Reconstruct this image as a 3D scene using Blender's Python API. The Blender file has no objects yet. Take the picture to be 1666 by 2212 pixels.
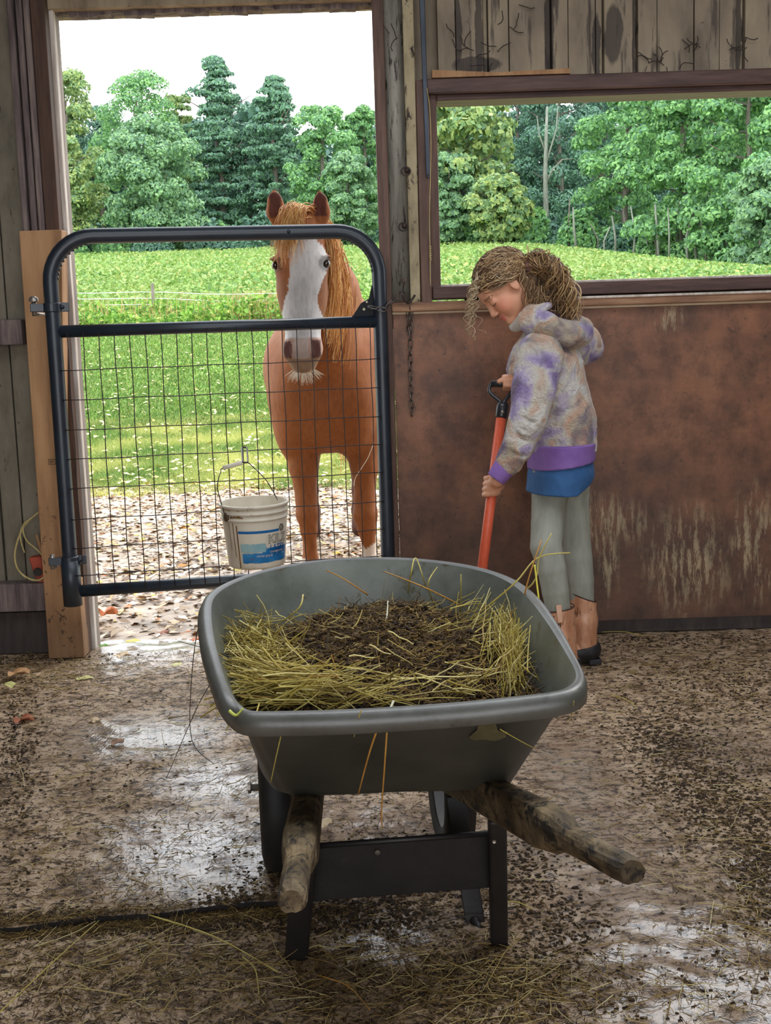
import bpy, bmesh, math, random
import numpy as np
from mathutils import Vector, Matrix
random.seed(7); RNG = np.random.default_rng(7)
SC = bpy.context.scene; COL = SC.collection

# ------------------------------------------------------------------ camera
FPX, EYE = 2700.0, 1.22
PITCH, ROLL = math.atan(406/2700), math.atan(0.032)
_f = np.array([0, math.cos(PITCH), -math.sin(PITCH)]); _r0 = np.array([1., 0, 0]); _u0 = np.cross(_r0, _f)
_r = _r0*math.cos(ROLL) - _u0*math.sin(ROLL); _u = _u0*math.cos(ROLL) + _r0*math.sin(ROLL)
cd = bpy.data.cameras.new('camera'); cam = bpy.data.objects.new('camera', cd); COL.objects.link(cam)
cd.sensor_fit = 'VERTICAL'; cd.sensor_height = 24.0; cd.lens = FPX/2212*24.0; cd.clip_end = 500
cam.matrix_world = Matrix(((_r[0], _u[0], -_f[0], 0), (_r[1], _u[1], -_f[1], 0), (_r[2], _u[2], -_f[2], EYE), (0, 0, 0, 1)))
SC.camera = cam
def _ray(px, py): return _f*FPX + _r*(px-833) + _u*(1106-py)
def P(px, py, Y):                      # measured pixel -> world point on the upright plane y = Y
    v = _ray(px, py); return np.array([0, 0, EYE]) + v*(Y/v[1])
def Z(px, py, z):                      # measured pixel -> world point at height z
    v = _ray(px, py); return np.array([0, 0, EYE]) + v*((z-EYE)/v[2])

# ------------------------------------------------------------------ light
W = bpy.data.worlds.new('overcast_sky'); SC.world = W; W.use_nodes = True
nt = W.node_tree; bg = nt.nodes['Background']
tc = nt.nodes.new('ShaderNodeTexCoord'); sp = nt.nodes.new('ShaderNodeSeparateXYZ'); rp = nt.nodes.new('ShaderNodeValToRGB')
nt.links.new(tc.outputs['Generated'], sp.inputs[0]); nt.links.new(sp.outputs['Z'], rp.inputs[0]); nt.links.new(rp.outputs[0], bg.inputs[0])
rp.color_ramp.elements[0].position = 0.0; rp.color_ramp.elements[0].color = (0.93, 0.95, 1.0, 1)
rp.color_ramp.elements[1].position = 1.0; rp.color_ramp.elements[1].color = (0.86, 0.92, 1.0, 1)
SKY = 2.2
bg.inputs[1].default_value = SKY
SC.view_settings.view_transform = 'Standard'; SC.view_settings.look = 'None'
SC.view_settings.gamma = 1.0; SC.view_settings.exposure = 0.72; SC.view_settings.use_curve_mapping = False
SC.cycles.max_bounces = 6; SC.cycles.diffuse_bounces = 4; SC.cycles.glossy_bounces = 3
sun = bpy.data.lights.new('hazy_sun', 'SUN'); sun.energy = 1.1; sun.angle = math.radians(25); sun.color = (1, 0.97, 0.9)
so = bpy.data.objects.new('hazy_sun', sun); COL.objects.link(so); so.location = (4, 9, 9)
so.rotation_euler = Vector((-0.55, -0.5, -1.0)).to_track_quat('-Z', 'Y').to_euler()
# fill lamp added behind the camera, standing for an unseen barn doorway
al = bpy.data.lights.new('rear_fill_light', 'AREA'); al.shape = 'RECTANGLE'; al.size = 5.8; al.size_y = 2.7
al.energy = 26; al.color = (1.0, 0.97, 0.92)
ao = bpy.data.objects.new('rear_fill_light', al); COL.objects.link(ao); ao.location = (0.2, -4.0, 1.45)
ao.rotation_euler = (math.radians(88), 0, 0)

# roof opening added out of view for fill light; this portal guides sky light through
FILL_GAP = (-1.3, 2.3, 1.5, 3.3)
pl_ = bpy.data.lights.new('added_opening_portal', 'AREA'); pl_.shape = 'RECTANGLE'; pl_.size = FILL_GAP[1]-FILL_GAP[0]; pl_.size_y = FILL_GAP[3]-FILL_GAP[2]; pl_.cycles.is_portal = True
po = bpy.data.objects.new('added_opening_portal', pl_); COL.objects.link(po); po.location = ((FILL_GAP[0]+FILL_GAP[1])/2, (FILL_GAP[2]+FILL_GAP[3])/2, 2.90)

# ------------------------------------------------------------------ materials
def new_mat(name):
    m = bpy.data.materials.new(name); m.use_nodes = True
    return m, m.node_tree, m.node_tree.nodes['Principled BSDF']
def ramp(nt, stops, src):
    r = nt.nodes.new('ShaderNodeValToRGB'); cr = r.color_ramp
    while len(cr.elements) < len(stops): cr.elements.new(0.5)
    for e, (p, c) in zip(cr.elements, stops): e.position = p; e.color = (c[0], c[1], c[2], 1)
    nt.links.new(src, r.inputs[0]); return r.outputs[0]
def noise(nt, scale, vec=None, detail=5, rough=0.6, dist=0.0):
    n = nt.nodes.new('ShaderNodeTexNoise'); n.inputs['Scale'].default_value = scale
    n.inputs['Detail'].default_value = detail; n.inputs['Roughness'].default_value = rough; n.inputs['Distortion'].default_value = dist
    if vec is not None: nt.links.new(vec, n.inputs['Vector'])
    return n.outputs[0]
def coords(nt, st=(1, 1, 1), rot=(0, 0, 0)):
    t = nt.nodes.new('ShaderNodeNewGeometry'); mp = nt.nodes.new('ShaderNodeMapping')
    mp.inputs['Scale'].default_value = st; mp.inputs['Rotation'].default_value = rot
    nt.links.new(t.outputs['Position'], mp.inputs[0]); return mp.outputs[0]
def objcoords(nt, st=(1, 1, 1)):
    t = nt.nodes.new('ShaderNodeTexCoord'); mp = nt.nodes.new('ShaderNodeMapping')
    mp.inputs['Scale'].default_value = st; nt.links.new(t.outputs['Object'], mp.inputs[0]); return mp.outputs[0]
def mix(nt, fac, a, b, mode='MIX'):
    n = nt.nodes.new('ShaderNodeMix'); n.data_type = 'RGBA'; n.blend_type = mode
    if isinstance(fac, (int, float)): n.inputs[0].default_value = fac
    else: nt.links.new(fac, n.inputs[0])
    for i, v in ((6, a), (7, b)):
        if isinstance(v, (tuple, list)): n.inputs[i].default_value = (v[0], v[1], v[2], 1)
        else: nt.links.new(v, n.inputs[i])
    return n.outputs[2]
def mth(nt, op, a, b=None, clamp=False):
    n = nt.nodes.new('ShaderNodeMath'); n.operation = op; n.use_clamp = clamp
    for i, v in ((0, a), (1, b)):
        if v is None: continue
        if isinstance(v, (int, float)): n.inputs[i].default_value = v
        else: nt.links.new(v, n.inputs[i])
    return n.outputs[0]
def bump(nt, bs, h, strength=0.3, dist=0.01):
    b = nt.nodes.new('ShaderNodeBump'); b.inputs['Strength'].default_value = strength; b.inputs['Distance'].default_value = dist
    nt.links.new(h, b.inputs['Height']); nt.links.new(b.outputs[0], bs.inputs['Normal'])
def C8(r, g, b):                      # sRGB 0..255 -> linear
    return tuple(((c/255)/12.92 if c/255 <= 0.04045 else ((c/255+0.055)/1.055)**2.4) for c in (r, g, b))
def M(name, cols, scale=6, rough=0.7, st=(1, 1, 1), bmp=0.0, bd=0.004, stain=None, stain_scale=9, stain_th=0.62, metal=0.0,
      detail=6, spec=0.4, obj=False, dist=0.0, sheen=0.0):
    m, nt, bs = new_mat(name)
    v = objcoords(nt, st) if obj else coords(nt, st)
    n = noise(nt, scale, v, detail, 0.65, dist)
    k = len(cols); stops = [(0.32+0.36*i/max(1, k-1), c) for i, c in enumerate(cols)]
    c = ramp(nt, stops, n)
    if stain is not None:
        n2 = noise(nt, stain_scale, v, 7, 0.7, 0.3)
        f = ramp(nt, [(stain_th-0.04, (0, 0, 0)), (stain_th+0.04, (1, 1, 1))], n2)
        c = mix(nt, f, c, stain)
    nt.links.new(c, bs.inputs['Base Color'])
    bs.inputs['Roughness'].default_value = rough; bs.inputs['Metallic'].default_value = metal
    bs.inputs['Specular IOR Level'].default_value = spec
    if sheen: bs.inputs['Sheen Weight'].default_value = sheen; bs.inputs['Sheen Roughness'].default_value = 0.5
    if bmp: bump(nt, bs, noise(nt, scale*4, v, 5, 0.7), bmp, bd)
    return m
def M_island(name, stops, rough=0.6, transl=0.0, big=None, spec=0.3):    # colour varies piece by piece
    m, nt, bs = new_mat(name)
    g = nt.nodes.new('ShaderNodeNewGeometry')
    c = ramp(nt, stops, g.outputs['Random Per Island'])
    if big is not None:
        n = noise(nt, big[0], coords(nt), 3, 0.5)
        c = mix(nt, ramp(nt, [(0.38, (0, 0, 0)), (0.62, (1, 1, 1))], n), c, mix(nt, 0.75, c, big[1]))
    nt.links.new(c, bs.inputs['Base Color']); bs.inputs['Roughness'].default_value = rough
    bs.inputs['Specular IOR Level'].default_value = spec
    if transl:
        t = nt.nodes.new('ShaderNodeBsdfTranslucent'); nt.links.new(c, t.inputs[0])
        ms = nt.nodes.new('ShaderNodeMixShader'); ms.inputs[0].default_value = transl
        nt.links.new(bs.outputs[0], ms.inputs[1]); nt.links.new(t.outputs[0], ms.inputs[2])
        nt.links.new(ms.outputs[0], nt.nodes['Material Output'].inputs[0])
    return m

# ------------------------------------------------------------------ mesh helpers
def tag(o, label=None, cat=None, group=None, kind=None):
    if label: o['label'] = label
    if cat: o['category'] = cat
    if group: o['group'] = group
    if kind: o['kind'] = kind
    return o
def empty(name, loc, label=None, cat=None, group=None):
    o = bpy.data.objects.new(name, None); COL.objects.link(o); o.location = [float(v) for v in loc]; o.empty_display_size = 0.1
    return tag(o, label, cat, group)
def link(o, parent=None):
    COL.objects.link(o)
    if parent is not None:
        L = Vector(parent.location) if parent.parent is None else Vector((0, 0, 0))     # parts are modelled in world coordinates
        o.parent = parent; o.matrix_parent_inverse = Matrix.Translation(-L)
    return o
def mesh_np(name, V, F, m=None, parent=None, smooth=True, tris=False, attrs=None):
    me = bpy.data.meshes.new(name)
    V = np.asarray(V, dtype=np.float32)
    if not np.isfinite(V).all(): print('NAN IN', name, np.isnan(V).sum())
    if isinstance(F, np.ndarray):
        n, k = F.shape
        me.vertices.add(len(V)); me.vertices.foreach_set('co', V.ravel())
        me.loops.add(n*k); me.loops.foreach_set('vertex_index', F.astype(np.int32).ravel())
        me.polygons.add(n); me.polygons.foreach_set('loop_start', np.arange(0, n*k, k, dtype=np.int32))
        me.update(calc_edges=True); me.validate()
    else:
        me.from_pydata(V.tolist(), [], F); me.update()
    if smooth: me.polygons.foreach_set('use_smooth', np.ones(len(me.polygons), dtype=bool))
    if attrs is not None:
        a = me.color_attributes.new('Col', 'FLOAT_COLOR', 'POINT')
        a.data.foreach_set('color', np.concatenate([attrs, np.ones((len(attrs), 1))], 1).astype(np.float32).ravel())
    if m: me.materials.append(m)
    return link(bpy.data.objects.new(name, me), parent)
class MB:
    def __init__(s): s.v = []; s.f = []; s.n = 0
    def add(s, V, F):
        s.v.append(np.asarray(V, float)); s.f += [[i+s.n for i in f] for f in F]; s.n += len(V); return s
    def box(s, x0, x1, y0, y1, z0, z1, jit=0.0):
        V = np.array([(x, y, z) for z in (z0, z1) for y in (y0, y1) for x in (x0, x1)], float)
        if jit: V += RNG.uniform(-jit, jit, V.shape)
        return s.add(V, [[0, 2, 3, 1], [4, 5, 7, 6], [0, 1, 5, 4], [2, 6, 7, 3], [0, 4, 6, 2], [1, 3, 7, 5]])
    def beam(s, a, b, w, h, up=(0, 0, 1), w2=None, h2=None):     # box from a to b, width w across, height h along up
        a = np.array(a, float); b = np.array(b, float); d = (b-a)/np.linalg.norm(b-a); up = np.array(up, float)
        sx = np.cross(d, up); sx /= np.linalg.norm(sx); uu = np.cross(sx, d)
        w2 = w2 or w; h2 = h2 or h; V = []
        for p, ww, hh in ((a, w, h), (b, w2, h2)):
            for i, j in ((-1, -1), (1, -1), (1, 1), (-1, 1)): V.append(p+sx*i*ww/2+uu*j*hh/2)
        return s.add(V, [[3, 2, 1, 0], [4, 5, 6, 7], [0, 1, 5, 4], [1, 2, 6, 5], [2, 3, 7, 6], [3, 0, 4, 7]])
    def tube(s, path, r, n=10, closed=False, caps=True):
        path = [np.array(p, float) for p in path]; K = len(path)
        rs = [r]*K if isinstance(r, (int, float)) else list(r)
        T = []
        for i in range(K):
            if closed: t = path[(i+1) % K]-path[i-1]
            else: t = path[min(i+1, K-1)]-path[max(i-1, 0)]
            T.append(t/(np.linalg.norm(t)+1e-9))
        a = np.array([0, 0, 1.]) if abs(T[0][2]) < 0.9 else np.array([1., 0, 0])
        n1 = np.cross(T[0], a); n1 /= np.linalg.norm(n1); V = []
        for i in range(K):
            n1 = n1-T[i]*np.dot(n1, T[i]); n1 /= np.linalg.norm(n1)+1e-9; n2 = np.cross(T[i], n1)
            for j in range(n):
                an = 2*math.pi*j/n; V.append(path[i]+rs[i]*(math.cos(an)*n1+math.sin(an)*n2))
        F = []
        for i in range(K if closed else K-1):
            for j in range(n):
                i2 = (i+1) % K; F.append([i*n+j, i2*n+j, i2*n+(j+1) % n, i*n+(j+1) % n])
        if caps and not closed: F.append([j for j in range(n)]); F.append([(K-1)*n+j for j in range(n-1, -1, -1)])
        return s.add(V, F)
    def lathe(s, c, prof, axis=(0, 0, 1), n=32, caps=False):    # prof: list of (radius, height)
        ax = np.array(axis, float); ax /= np.linalg.norm(ax)
        a = np.array([1., 0, 0]) if abs(ax[0]) < 0.9 else np.array([0, 1., 0])
        n1 = np.cross(ax, a); n1 /= np.linalg.norm(n1); n2 = np.cross(ax, n1); c = np.array(c, float); V = []
        for r, h in prof:
            for j in range(n):
                an = 2*math.pi*j/n; V.append(c+ax*h+r*(math.cos(an)*n1+math.sin(an)*n2))
        F = []
        for i in range(len(prof)-1):
            for j in range(n): F.append([i*n+j, i*n+(j+1) % n, (i+1)*n+(j+1) % n, (i+1)*n+j])
        if caps: F.append(list(range(n-1, -1, -1))); F.append([(len(prof)-1)*n+j for j in range(n)])
        return s.add(V, F)
    def prism(s, pts, off):                                    # polygon pts (3-D) extruded by off
        k = len(pts); V = [np.array(p, float) for p in pts]; V += [p+np.array(off, float) for p in V]
        F = [list(range(k-1, -1, -1)), list(range(k, 2*k))]+[[i, (i+1) % k, k+(i+1) % k, k+i] for i in range(k)]
        return s.add(V, F)
    def build(s, name, m, parent=None, smooth=False, bevel=0.0, seg=2, sub=0):
        o = mesh_np(name, np.concatenate(s.v), s.f, m, parent, smooth)
        bm = bmesh.new(); bm.from_mesh(o.data); bmesh.ops.recalc_face_normals(bm, faces=bm.faces); bm.to_mesh(o.data); bm.free()
        if bevel:
            md = o.modifiers.new('bevel', 'BEVEL'); md.width = bevel; md.segments = seg; md.limit_method = 'ANGLE'
        if sub:
            md = o.modifiers.new('sub', 'SUBSURF'); md.levels = sub; md.render_levels = sub
        return o
def spline(pts, n, closed=False):
    pts = np.array(pts, float); K = len(pts); out = []
    segs = K if closed else K-1
    for i in range(segs):
        if closed: p0, p1, p2, p3 = pts[(i-1) % K], pts[i], pts[(i+1) % K], pts[(i+2) % K]
        else: p0, p1, p2, p3 = pts[max(i-1, 0)], pts[i], pts[i+1], pts[min(i+2, K-1)]
        for t in np.linspace(0, 1, n, endpoint=False):
            out.append(0.5*((2*p1)+(-p0+p2)*t+(2*p0-5*p1+4*p2-p3)*t*t+(-p0+3*p1-3*p2+p3)*t**3))
    if not closed: out.append(pts[-1])
    return np.array(out)
def tubes(paths, radii, S=3):        # many equal-length strands at once: paths [N,K,3], radii [N,K]
    paths = np.asarray(paths, float); N, K, _ = paths.shape; radii = np.broadcast_to(np.asarray(radii, float), (N, K))
    T = np.gradient(paths, axis=1); T /= np.linalg.norm(T, axis=2, keepdims=True)+1e-9
    a = RNG.normal(size=(N, 1, 3)); n1 = np.cross(T, a); n1 /= np.linalg.norm(n1, axis=2, keepdims=True)+1e-9; n2 = np.cross(T, n1)
    an = np.arange(S)*2*math.pi/S
    V = paths[:, :, None, :]+radii[:, :, None, None]*(np.cos(an)[None, None, :, None]*n1[:, :, None, :]+np.sin(an)[None, None, :, None]*n2[:, :, None, :])
    base = (np.arange(N)*K*S)[:, None, None]+(np.arange(K-1)*S)[None, :, None]; j = np.arange(S)[None, None, :]; j2 = (j+1) % S
    F = np.stack([base+j, base+S+j, base+S+j2, base+j2], -1).reshape(-1, 4)
    return V.reshape(-1, 3), F
def cat_meshes(lst):
    V = []; F = []; n = 0
    for v, f in lst: V.append(v); F.append(f+n); n += len(v)
    return np.concatenate(V), np.concatenate(F)
def vnoise(p, s=1.0, seed=0):        # cheap smooth pseudo noise, p [...,3]
    x, y, z = p[..., 0]*s+seed*1.7, p[..., 1]*s+seed*2.3, p[..., 2]*s+seed*0.9
    return (np.sin(x*1.7+1.3*np.sin(y*1.1+z*0.7))+np.sin(y*2.1+1.1*np.sin(z*1.6+x*0.8))+np.sin(z*1.9+1.2*np.sin(x*1.4+y*0.9))
            + 0.5*np.sin(x*4.3+y*3.1+2*np.sin(z*3.3))+0.5*np.sin(y*4.9-z*3.7+2*np.sin(x*3.9)))/4.0

# ------------------------------------------------------------------ organic bodies: distance field + surface nets
class SDF:
    def __init__(s, lo, hi, h):
        s.lo = np.array(lo, float); s.h = h; s.n = np.ceil((np.array(hi)-s.lo)/h).astype(int)+1
        s.F = np.full(s.n, 0.5, np.float32)
        s.ax = [s.lo[i]+h*np.arange(s.n[i]) for i in range(3)]
    def _w(s, lo, hi):
        a = np.clip(np.floor((np.array(lo)-s.lo)/s.h).astype(int), 0, s.n); b = np.clip(np.ceil((np.array(hi)-s.lo)/s.h).astype(int)+1, 0, s.n)
        sl = tuple(slice(a[i], b[i]) for i in range(3))
        X = s.ax[0][sl[0]][:, None, None]; Y = s.ax[1][sl[1]][None, :, None]; Zz = s.ax[2][sl[2]][None, None, :]
        return sl, X, Y, Zz
    def _mix(s, sl, d, k, sub=False):
        A = s.F[sl]
        if sub: d = -d; hh = np.clip(0.5-0.5*(d-A)/k, 0, 1)*1.0; s.F[sl] = (A*(hh)+d*(1-hh)+k*hh*(1-hh)).astype(np.float32); return
        hh = np.clip(0.5+0.5*(d-A)/k, 0, 1); s.F[sl] = (d*(1-hh)+A*hh-k*hh*(1-hh)).astype(np.float32)
    def cap(s, a, b, ra, rb=None, k=0.02, sub=False, sq=None):   # round cone; sq = (direction, factor) flattens it
        rb = ra if rb is None else rb; a = np.array(a, float); b = np.array(b, float); m = max(ra, rb)*(max(1, sq[1]) if sq else 1)+k+2*s.h
        sl, X, Y, Zz = s._w(np.minimum(a, b)-m, np.maximum(a, b)+m)
        px, py, pz = X-a[0], Y-a[1], Zz-a[2]; ba = b-a; L = float(np.dot(ba, ba))+1e-12
        t = np.clip((px*ba[0]+py*ba[1]+pz*ba[2])/L, 0, 1)
        qx, qy, qz = px-t*ba[0], py-t*ba[1], pz-t*ba[2]
        if sq:
            dr = np.array(sq[0], float); dr /= np.linalg.norm(dr); c = qx*dr[0]+qy*dr[1]+qz*dr[2]; g = 1/sq[1]-1
            qx, qy, qz = qx+c*g*dr[0], qy+c*g*dr[1], qz+c*g*dr[2]
        d = np.sqrt(qx*qx+qy*qy+qz*qz)-(ra+(rb-ra)*t)
        s._mix(sl, d, k, sub)
    def ell(s, c, r, R=None, k=0.02, sub=False):                # R rows = local axes
        c = np.array(c, float); r = np.array(r, float); m = r.max()+k+2*s.h
        sl, X, Y, Zz = s._w(c-m, c+m); px, py, pz = X-c[0], Y-c[1], Zz-c[2]
        R = np.eye(3) if R is None else np.array(R, float)
        q = [(px*R[i][0]+py*R[i][1]+pz*R[i][2]) for i in range(3)]
        k0 = np.sqrt(sum((q[i]/r[i])**2 for i in range(3)))+1e-6; k1 = np.sqrt(sum((q[i]/r[i]**2)**2 for i in range(3)))+1e-6
        s._mix(sl, k0*(k0-1)/k1, k, sub)
    def chain(s, pts, rs, k=0.02, sq=None):
        for i in range(len(pts)-1): s.cap(pts[i], pts[i+1], rs[i], rs[i+1], k, sq=sq)
    def clip_plane(s, p, n, k=0.002):                            # keep the side n points away from
        n = np.array(n, float); n /= np.linalg.norm(n)
        X, Y, Zz = s.ax[0][:, None, None], s.ax[1][None, :, None], s.ax[2][None, None, :]
        d = (X-p[0])*n[0]+(Y-p[1])*n[1]+(Zz-p[2])*n[2]
        s.F = np.maximum(s.F, d.astype(np.float32))
    def wobble(s, amp, scale, seed=0):
        X, Y, Zz = s.ax[0][:, None, None], s.ax[1][None, :, None], s.ax[2][None, None, :]
        m = np.abs(s.F) < 0.05
        if not m.any(): return
        ii = np.nonzero(m); p = np.stack([s.ax[i][ii[i]] for i in range(3)], -1)
        s.F[m] += (amp*vnoise(p, scale, seed)).astype(np.float32)
    def mesh(s):
        F = s.F; n = s.n; S = F < 0; c = np.zeros(n-1, np.int8)
        for i in (0, 1):
            for j in (0, 1):
                for k in (0, 1): c += S[i:n[0]-1+i, j:n[1]-1+j, k:n[2]-1+k]
        mask = (c > 0) & (c < 8); I = np.array(np.nonzero(mask)); idx = np.full(n-1, -1, np.int64); idx[mask] = np.arange(I.shape[1])
        acc = np.zeros((I.shape[1], 3)); cnt = np.zeros(I.shape[1])
        cor = [(i, j, k) for i in (0, 1) for j in (0, 1) for k in (0, 1)]
        for a in cor:
            for ax in range(3):
                if a[ax]: continue
                b = list(a); b[ax] = 1
                fa = F[I[0]+a[0], I[1]+a[1], I[2]+a[2]]; fb = F[I[0]+b[0], I[1]+b[1], I[2]+b[2]]
                m = (fa < 0) != (fb < 0); t = np.where(m, fa/(fa-fb+1e-12), 0)
                pos = np.repeat(np.array(a, float)[None], len(t), 0); pos[:, ax] += t
                acc += pos*m[:, None]; cnt += m
        V = s.lo+s.h*(I.T+acc/cnt[:, None]); Q = []
        for ax in range(3):
            o1, o2 = [(1, 2), (2, 0), (0, 1)][ax]
            sl0 = [slice(1, n[i]-1) for i in range(3)]; sl0[ax] = slice(0, n[ax]-1); sl1 = list(sl0); sl1[ax] = slice(1, n[ax])
            A = S[tuple(sl0)]; B = S[tuple(sl1)]; ii = np.array(np.nonzero(A != B))
            inn = A[tuple(ii)]
            for i in range(3):
                if i != ax: ii[i] += 1
            def g(d1, d2):
                q = ii.copy(); q[o1] -= d1; q[o2] -= d2; return idx[q[0], q[1], q[2]]
            q = np.stack([g(1, 1), g(0, 1), g(0, 0), g(1, 0)], -1); q[~inn] = q[~inn][:, ::-1]; Q.append(q)
        return V, np.concatenate(Q)
def attr_mat(name, rough=0.7, nscale=60, namp=0.25, bmp=0.2, st=(1, 1, 1), spec=0.3, sheen=0.0):   # colour from mesh attribute, broken by noise
    m, nt, bs = new_mat(name); a = nt.nodes.new('ShaderNodeAttribute'); a.attribute_name = 'Col'
    n = noise(nt, nscale, coords(nt, st), 4, 0.6)
    c = mix(nt, namp, a.outputs[0], ramp(nt, [(0.3, (0.25, 0.25, 0.25)), (0.7, (1.0, 1.0, 1.0))], n), 'MULTIPLY')
    nt.links.new(c, bs.inputs['Base Color']); bs.inputs['Roughness'].default_value = rough; bs.inputs['Specular IOR Level'].default_value = spec
    if sheen: bs.inputs['Sheen Weight'].default_value = sheen
    if bmp: bump(nt, bs, n, bmp, 0.004)
    return m
# ------------------------------------------------------------------ masks in world position (stains and wear keep their place)
def blob(nt, c, r, soft=0.35, warp=0.0, wscale=3.0):
    g = nt.nodes.new('ShaderNodeNewGeometry'); v = g.outputs['Position']
    if warp:
        n = nt.nodes.new('ShaderNodeTexNoise'); n.inputs['Scale'].default_value = wscale; n.inputs['Detail'].default_value = 5
        nt.links.new(v, n.inputs['Vector'])
        s1 = nt.nodes.new('ShaderNodeVectorMath'); s1.operation = 'SUBTRACT'; nt.links.new(n.outputs['Color'], s1.inputs[0]); s1.inputs[1].default_value = (.5, .5, .5)
        s2 = nt.nodes.new('ShaderNodeVectorMath'); s2.operation = 'SCALE'; nt.links.new(s1.outputs[0], s2.inputs[0]); s2.inputs['Scale'].default_value = warp
        s3 = nt.nodes.new('ShaderNodeVectorMath'); s3.operation = 'ADD'; nt.links.new(v, s3.inputs[0]); nt.links.new(s2.outputs[0], s3.inputs[1]); v = s3.outputs[0]
    a = nt.nodes.new('ShaderNodeVectorMath'); a.operation = 'SUBTRACT'; nt.links.new(v, a.inputs[0]); a.inputs[1].default_value = [float(t) for t in c]
    b = nt.nodes.new('ShaderNodeVectorMath'); b.operation = 'DIVIDE'; nt.links.new(a.outputs[0], b.inputs[0]); b.inputs[1].default_value = r
    l = nt.nodes.new('ShaderNodeVectorMath'); l.operation = 'LENGTH'; nt.links.new(b.outputs[0], l.inputs[0])
    return ramp(nt, [(1-soft, (1, 1, 1)), (1.0, (0, 0, 0))], l.outputs['Value'])

# old wood and metal of the barn
m_darkpost = M('dark_weathered_timber', [C8(76, 64, 66), C8(112, 98, 96), C8(146, 130, 120)], 3, 0.85, (14, 14, 1.2), 0.5, 0.006)
m_tan = M('tan_timber', [C8(140, 104, 72), C8(170, 130, 92), C8(186, 146, 106)], 2.5, 0.75, (8, 8, 0.9), 0.15, 0.003, C8(60, 42, 30), 5.5, 0.68)
m_brown = M('brown_painted_wood', [C8(78, 56, 48), C8(100, 75, 64), C8(122, 94, 80)], 4, 0.6, (10, 10, 1.0), 0.3, 0.004)
m_brownh = M('brown_painted_wood_crosswise', [C8(60, 43, 39), C8(82, 59, 53), C8(104, 78, 70)], 4, 0.55, (1.0, 10, 10), 0.3, 0.004)
m_white = M('bleached_timber_and_sky_line', [C8(170, 155, 140), C8(206, 194, 182), C8(226, 220, 212)], 5, 0.8, (12, 12, 1), 0.4, 0.004)
m_panel = M('grey_green_wall_sheet', [C8(96, 90, 78), C8(122, 114, 98), C8(138, 130, 114)], 3, 0.8, (3, 3, 1), 0.2, 0.003, C8(52, 46, 40), 16, 0.66)
m_peel = M('peeling_tan_painted_board', [C8(104, 92, 76), C8(146, 130, 106), C8(168, 152, 126)], 2.2, 0.8, (4, 4, 1.0), 0.35, 0.004, C8(60, 52, 48), 9, 0.64)
m_gap = M('dark_gap_between_boards', [C8(52, 46, 44), C8(74, 66, 62)], 5, 0.9, (6, 6, 1))
m_zinc = M('weathered_metal_cladding', [C8(112, 110, 102), C8(150, 146, 134), C8(170, 166, 152)], 4, 0.5, (6, 6, .8), 0.2, 0.003, C8(56, 50, 46), 9, 0.58)
m_ceil = M('dark_ceiling_boards', [C8(80, 70, 60), C8(110, 98, 84)], 3, 0.9, (1, 8, 1))

# plywood with scraped patches
def make_ply():
    m, nt, bs = new_mat('brown_plywood')
    v = coords(nt, (2.2, 1, 2.2)); vz = coords(nt, (16, 1, 2.6)); vx = coords(nt, (2, 1, 14))
    c = ramp(nt, [(0.3, C8(92, 60, 42)), (0.5, C8(124, 80, 54)), (0.7, C8(146, 98, 68))], noise(nt, 2.2, v, 7, 0.62))
    c = mix(nt, 0.15, c, ramp(nt, [(0.35, C8(84, 56, 42)), (0.65, C8(150, 104, 76))], noise(nt, 2.0, vx, 6, 0.7)))
    low = blob(nt, (0.7, 4.76, 0.0), (3.5, 3, 0.78), 0.55, 0.5, 2.0)                       # darker towards the floor
    c = mix(nt, mth(nt, 'MULTIPLY', low, 0.55), c, C8(58, 46, 38))
    sc = ramp(nt, [(0.49, (0, 0, 0)), (0.57, (1, 1, 1))], noise(nt, 3.2, vz, 8, 0.75))
    msk = None
    for cc, rr in ((P(1485, 1215, 4.76), (0.20, 1, 0.27)), (P(1630, 1180, 4.76), (0.12, 1, 0.28)), (P(1320, 1215, 4.76), (0.07, 1, 0.2)),
                   (P(1450, 690, 4.76), (0.07, 1, 0.07)), (P(1300, 1130, 4.76), (0.25, 1, 0.12))):
        b = blob(nt, cc, rr, 0.7, 0.12, 6.0); msk = b if msk is None else mth(nt, 'MAXIMUM', msk, b)
    c = mix(nt, mth(nt, 'MULTIPLY', mth(nt, 'MULTIPLY', sc, msk), 0.8), c, C8(176, 158, 124))
    sp = ramp(nt, [(0.60, (0, 0, 0)), (0.66, (1, 1, 1))], noise(nt, 16, v, 7, 0.75))
    c = mix(nt, mth(nt, 'MULTIPLY', sp, 0.7), c, C8(44, 34, 28))
    mo = noise(nt, 9, coords(nt, (1.3, 1, 1)), 6, .7); c = mix(nt, 1.0, c, ramp(nt, [(.34, (.55, .52, .5)), (.5, (.95, .95, .95)), (.66, (1.25, 1.2, 1.15))], mo), 'MULTIPLY')
    nt.links.new(c, bs.inputs['Base Color']); bs.inputs['Roughness'].default_value = 0.5
    bump(nt, bs, noise(nt, 12, v, 6, 0.7), 0.2, 0.003)
    return m
m_ply = make_ply()

YW = 4.76
def bx(px0, px1, py, Y):            # x range of a vertical piece read at one image row
    return P(px0, py, Y)[0], P(px1, py, Y)[0]
ZTOP = 2.85
XL, XR = -1.137, 0.008              # door opening
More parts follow.
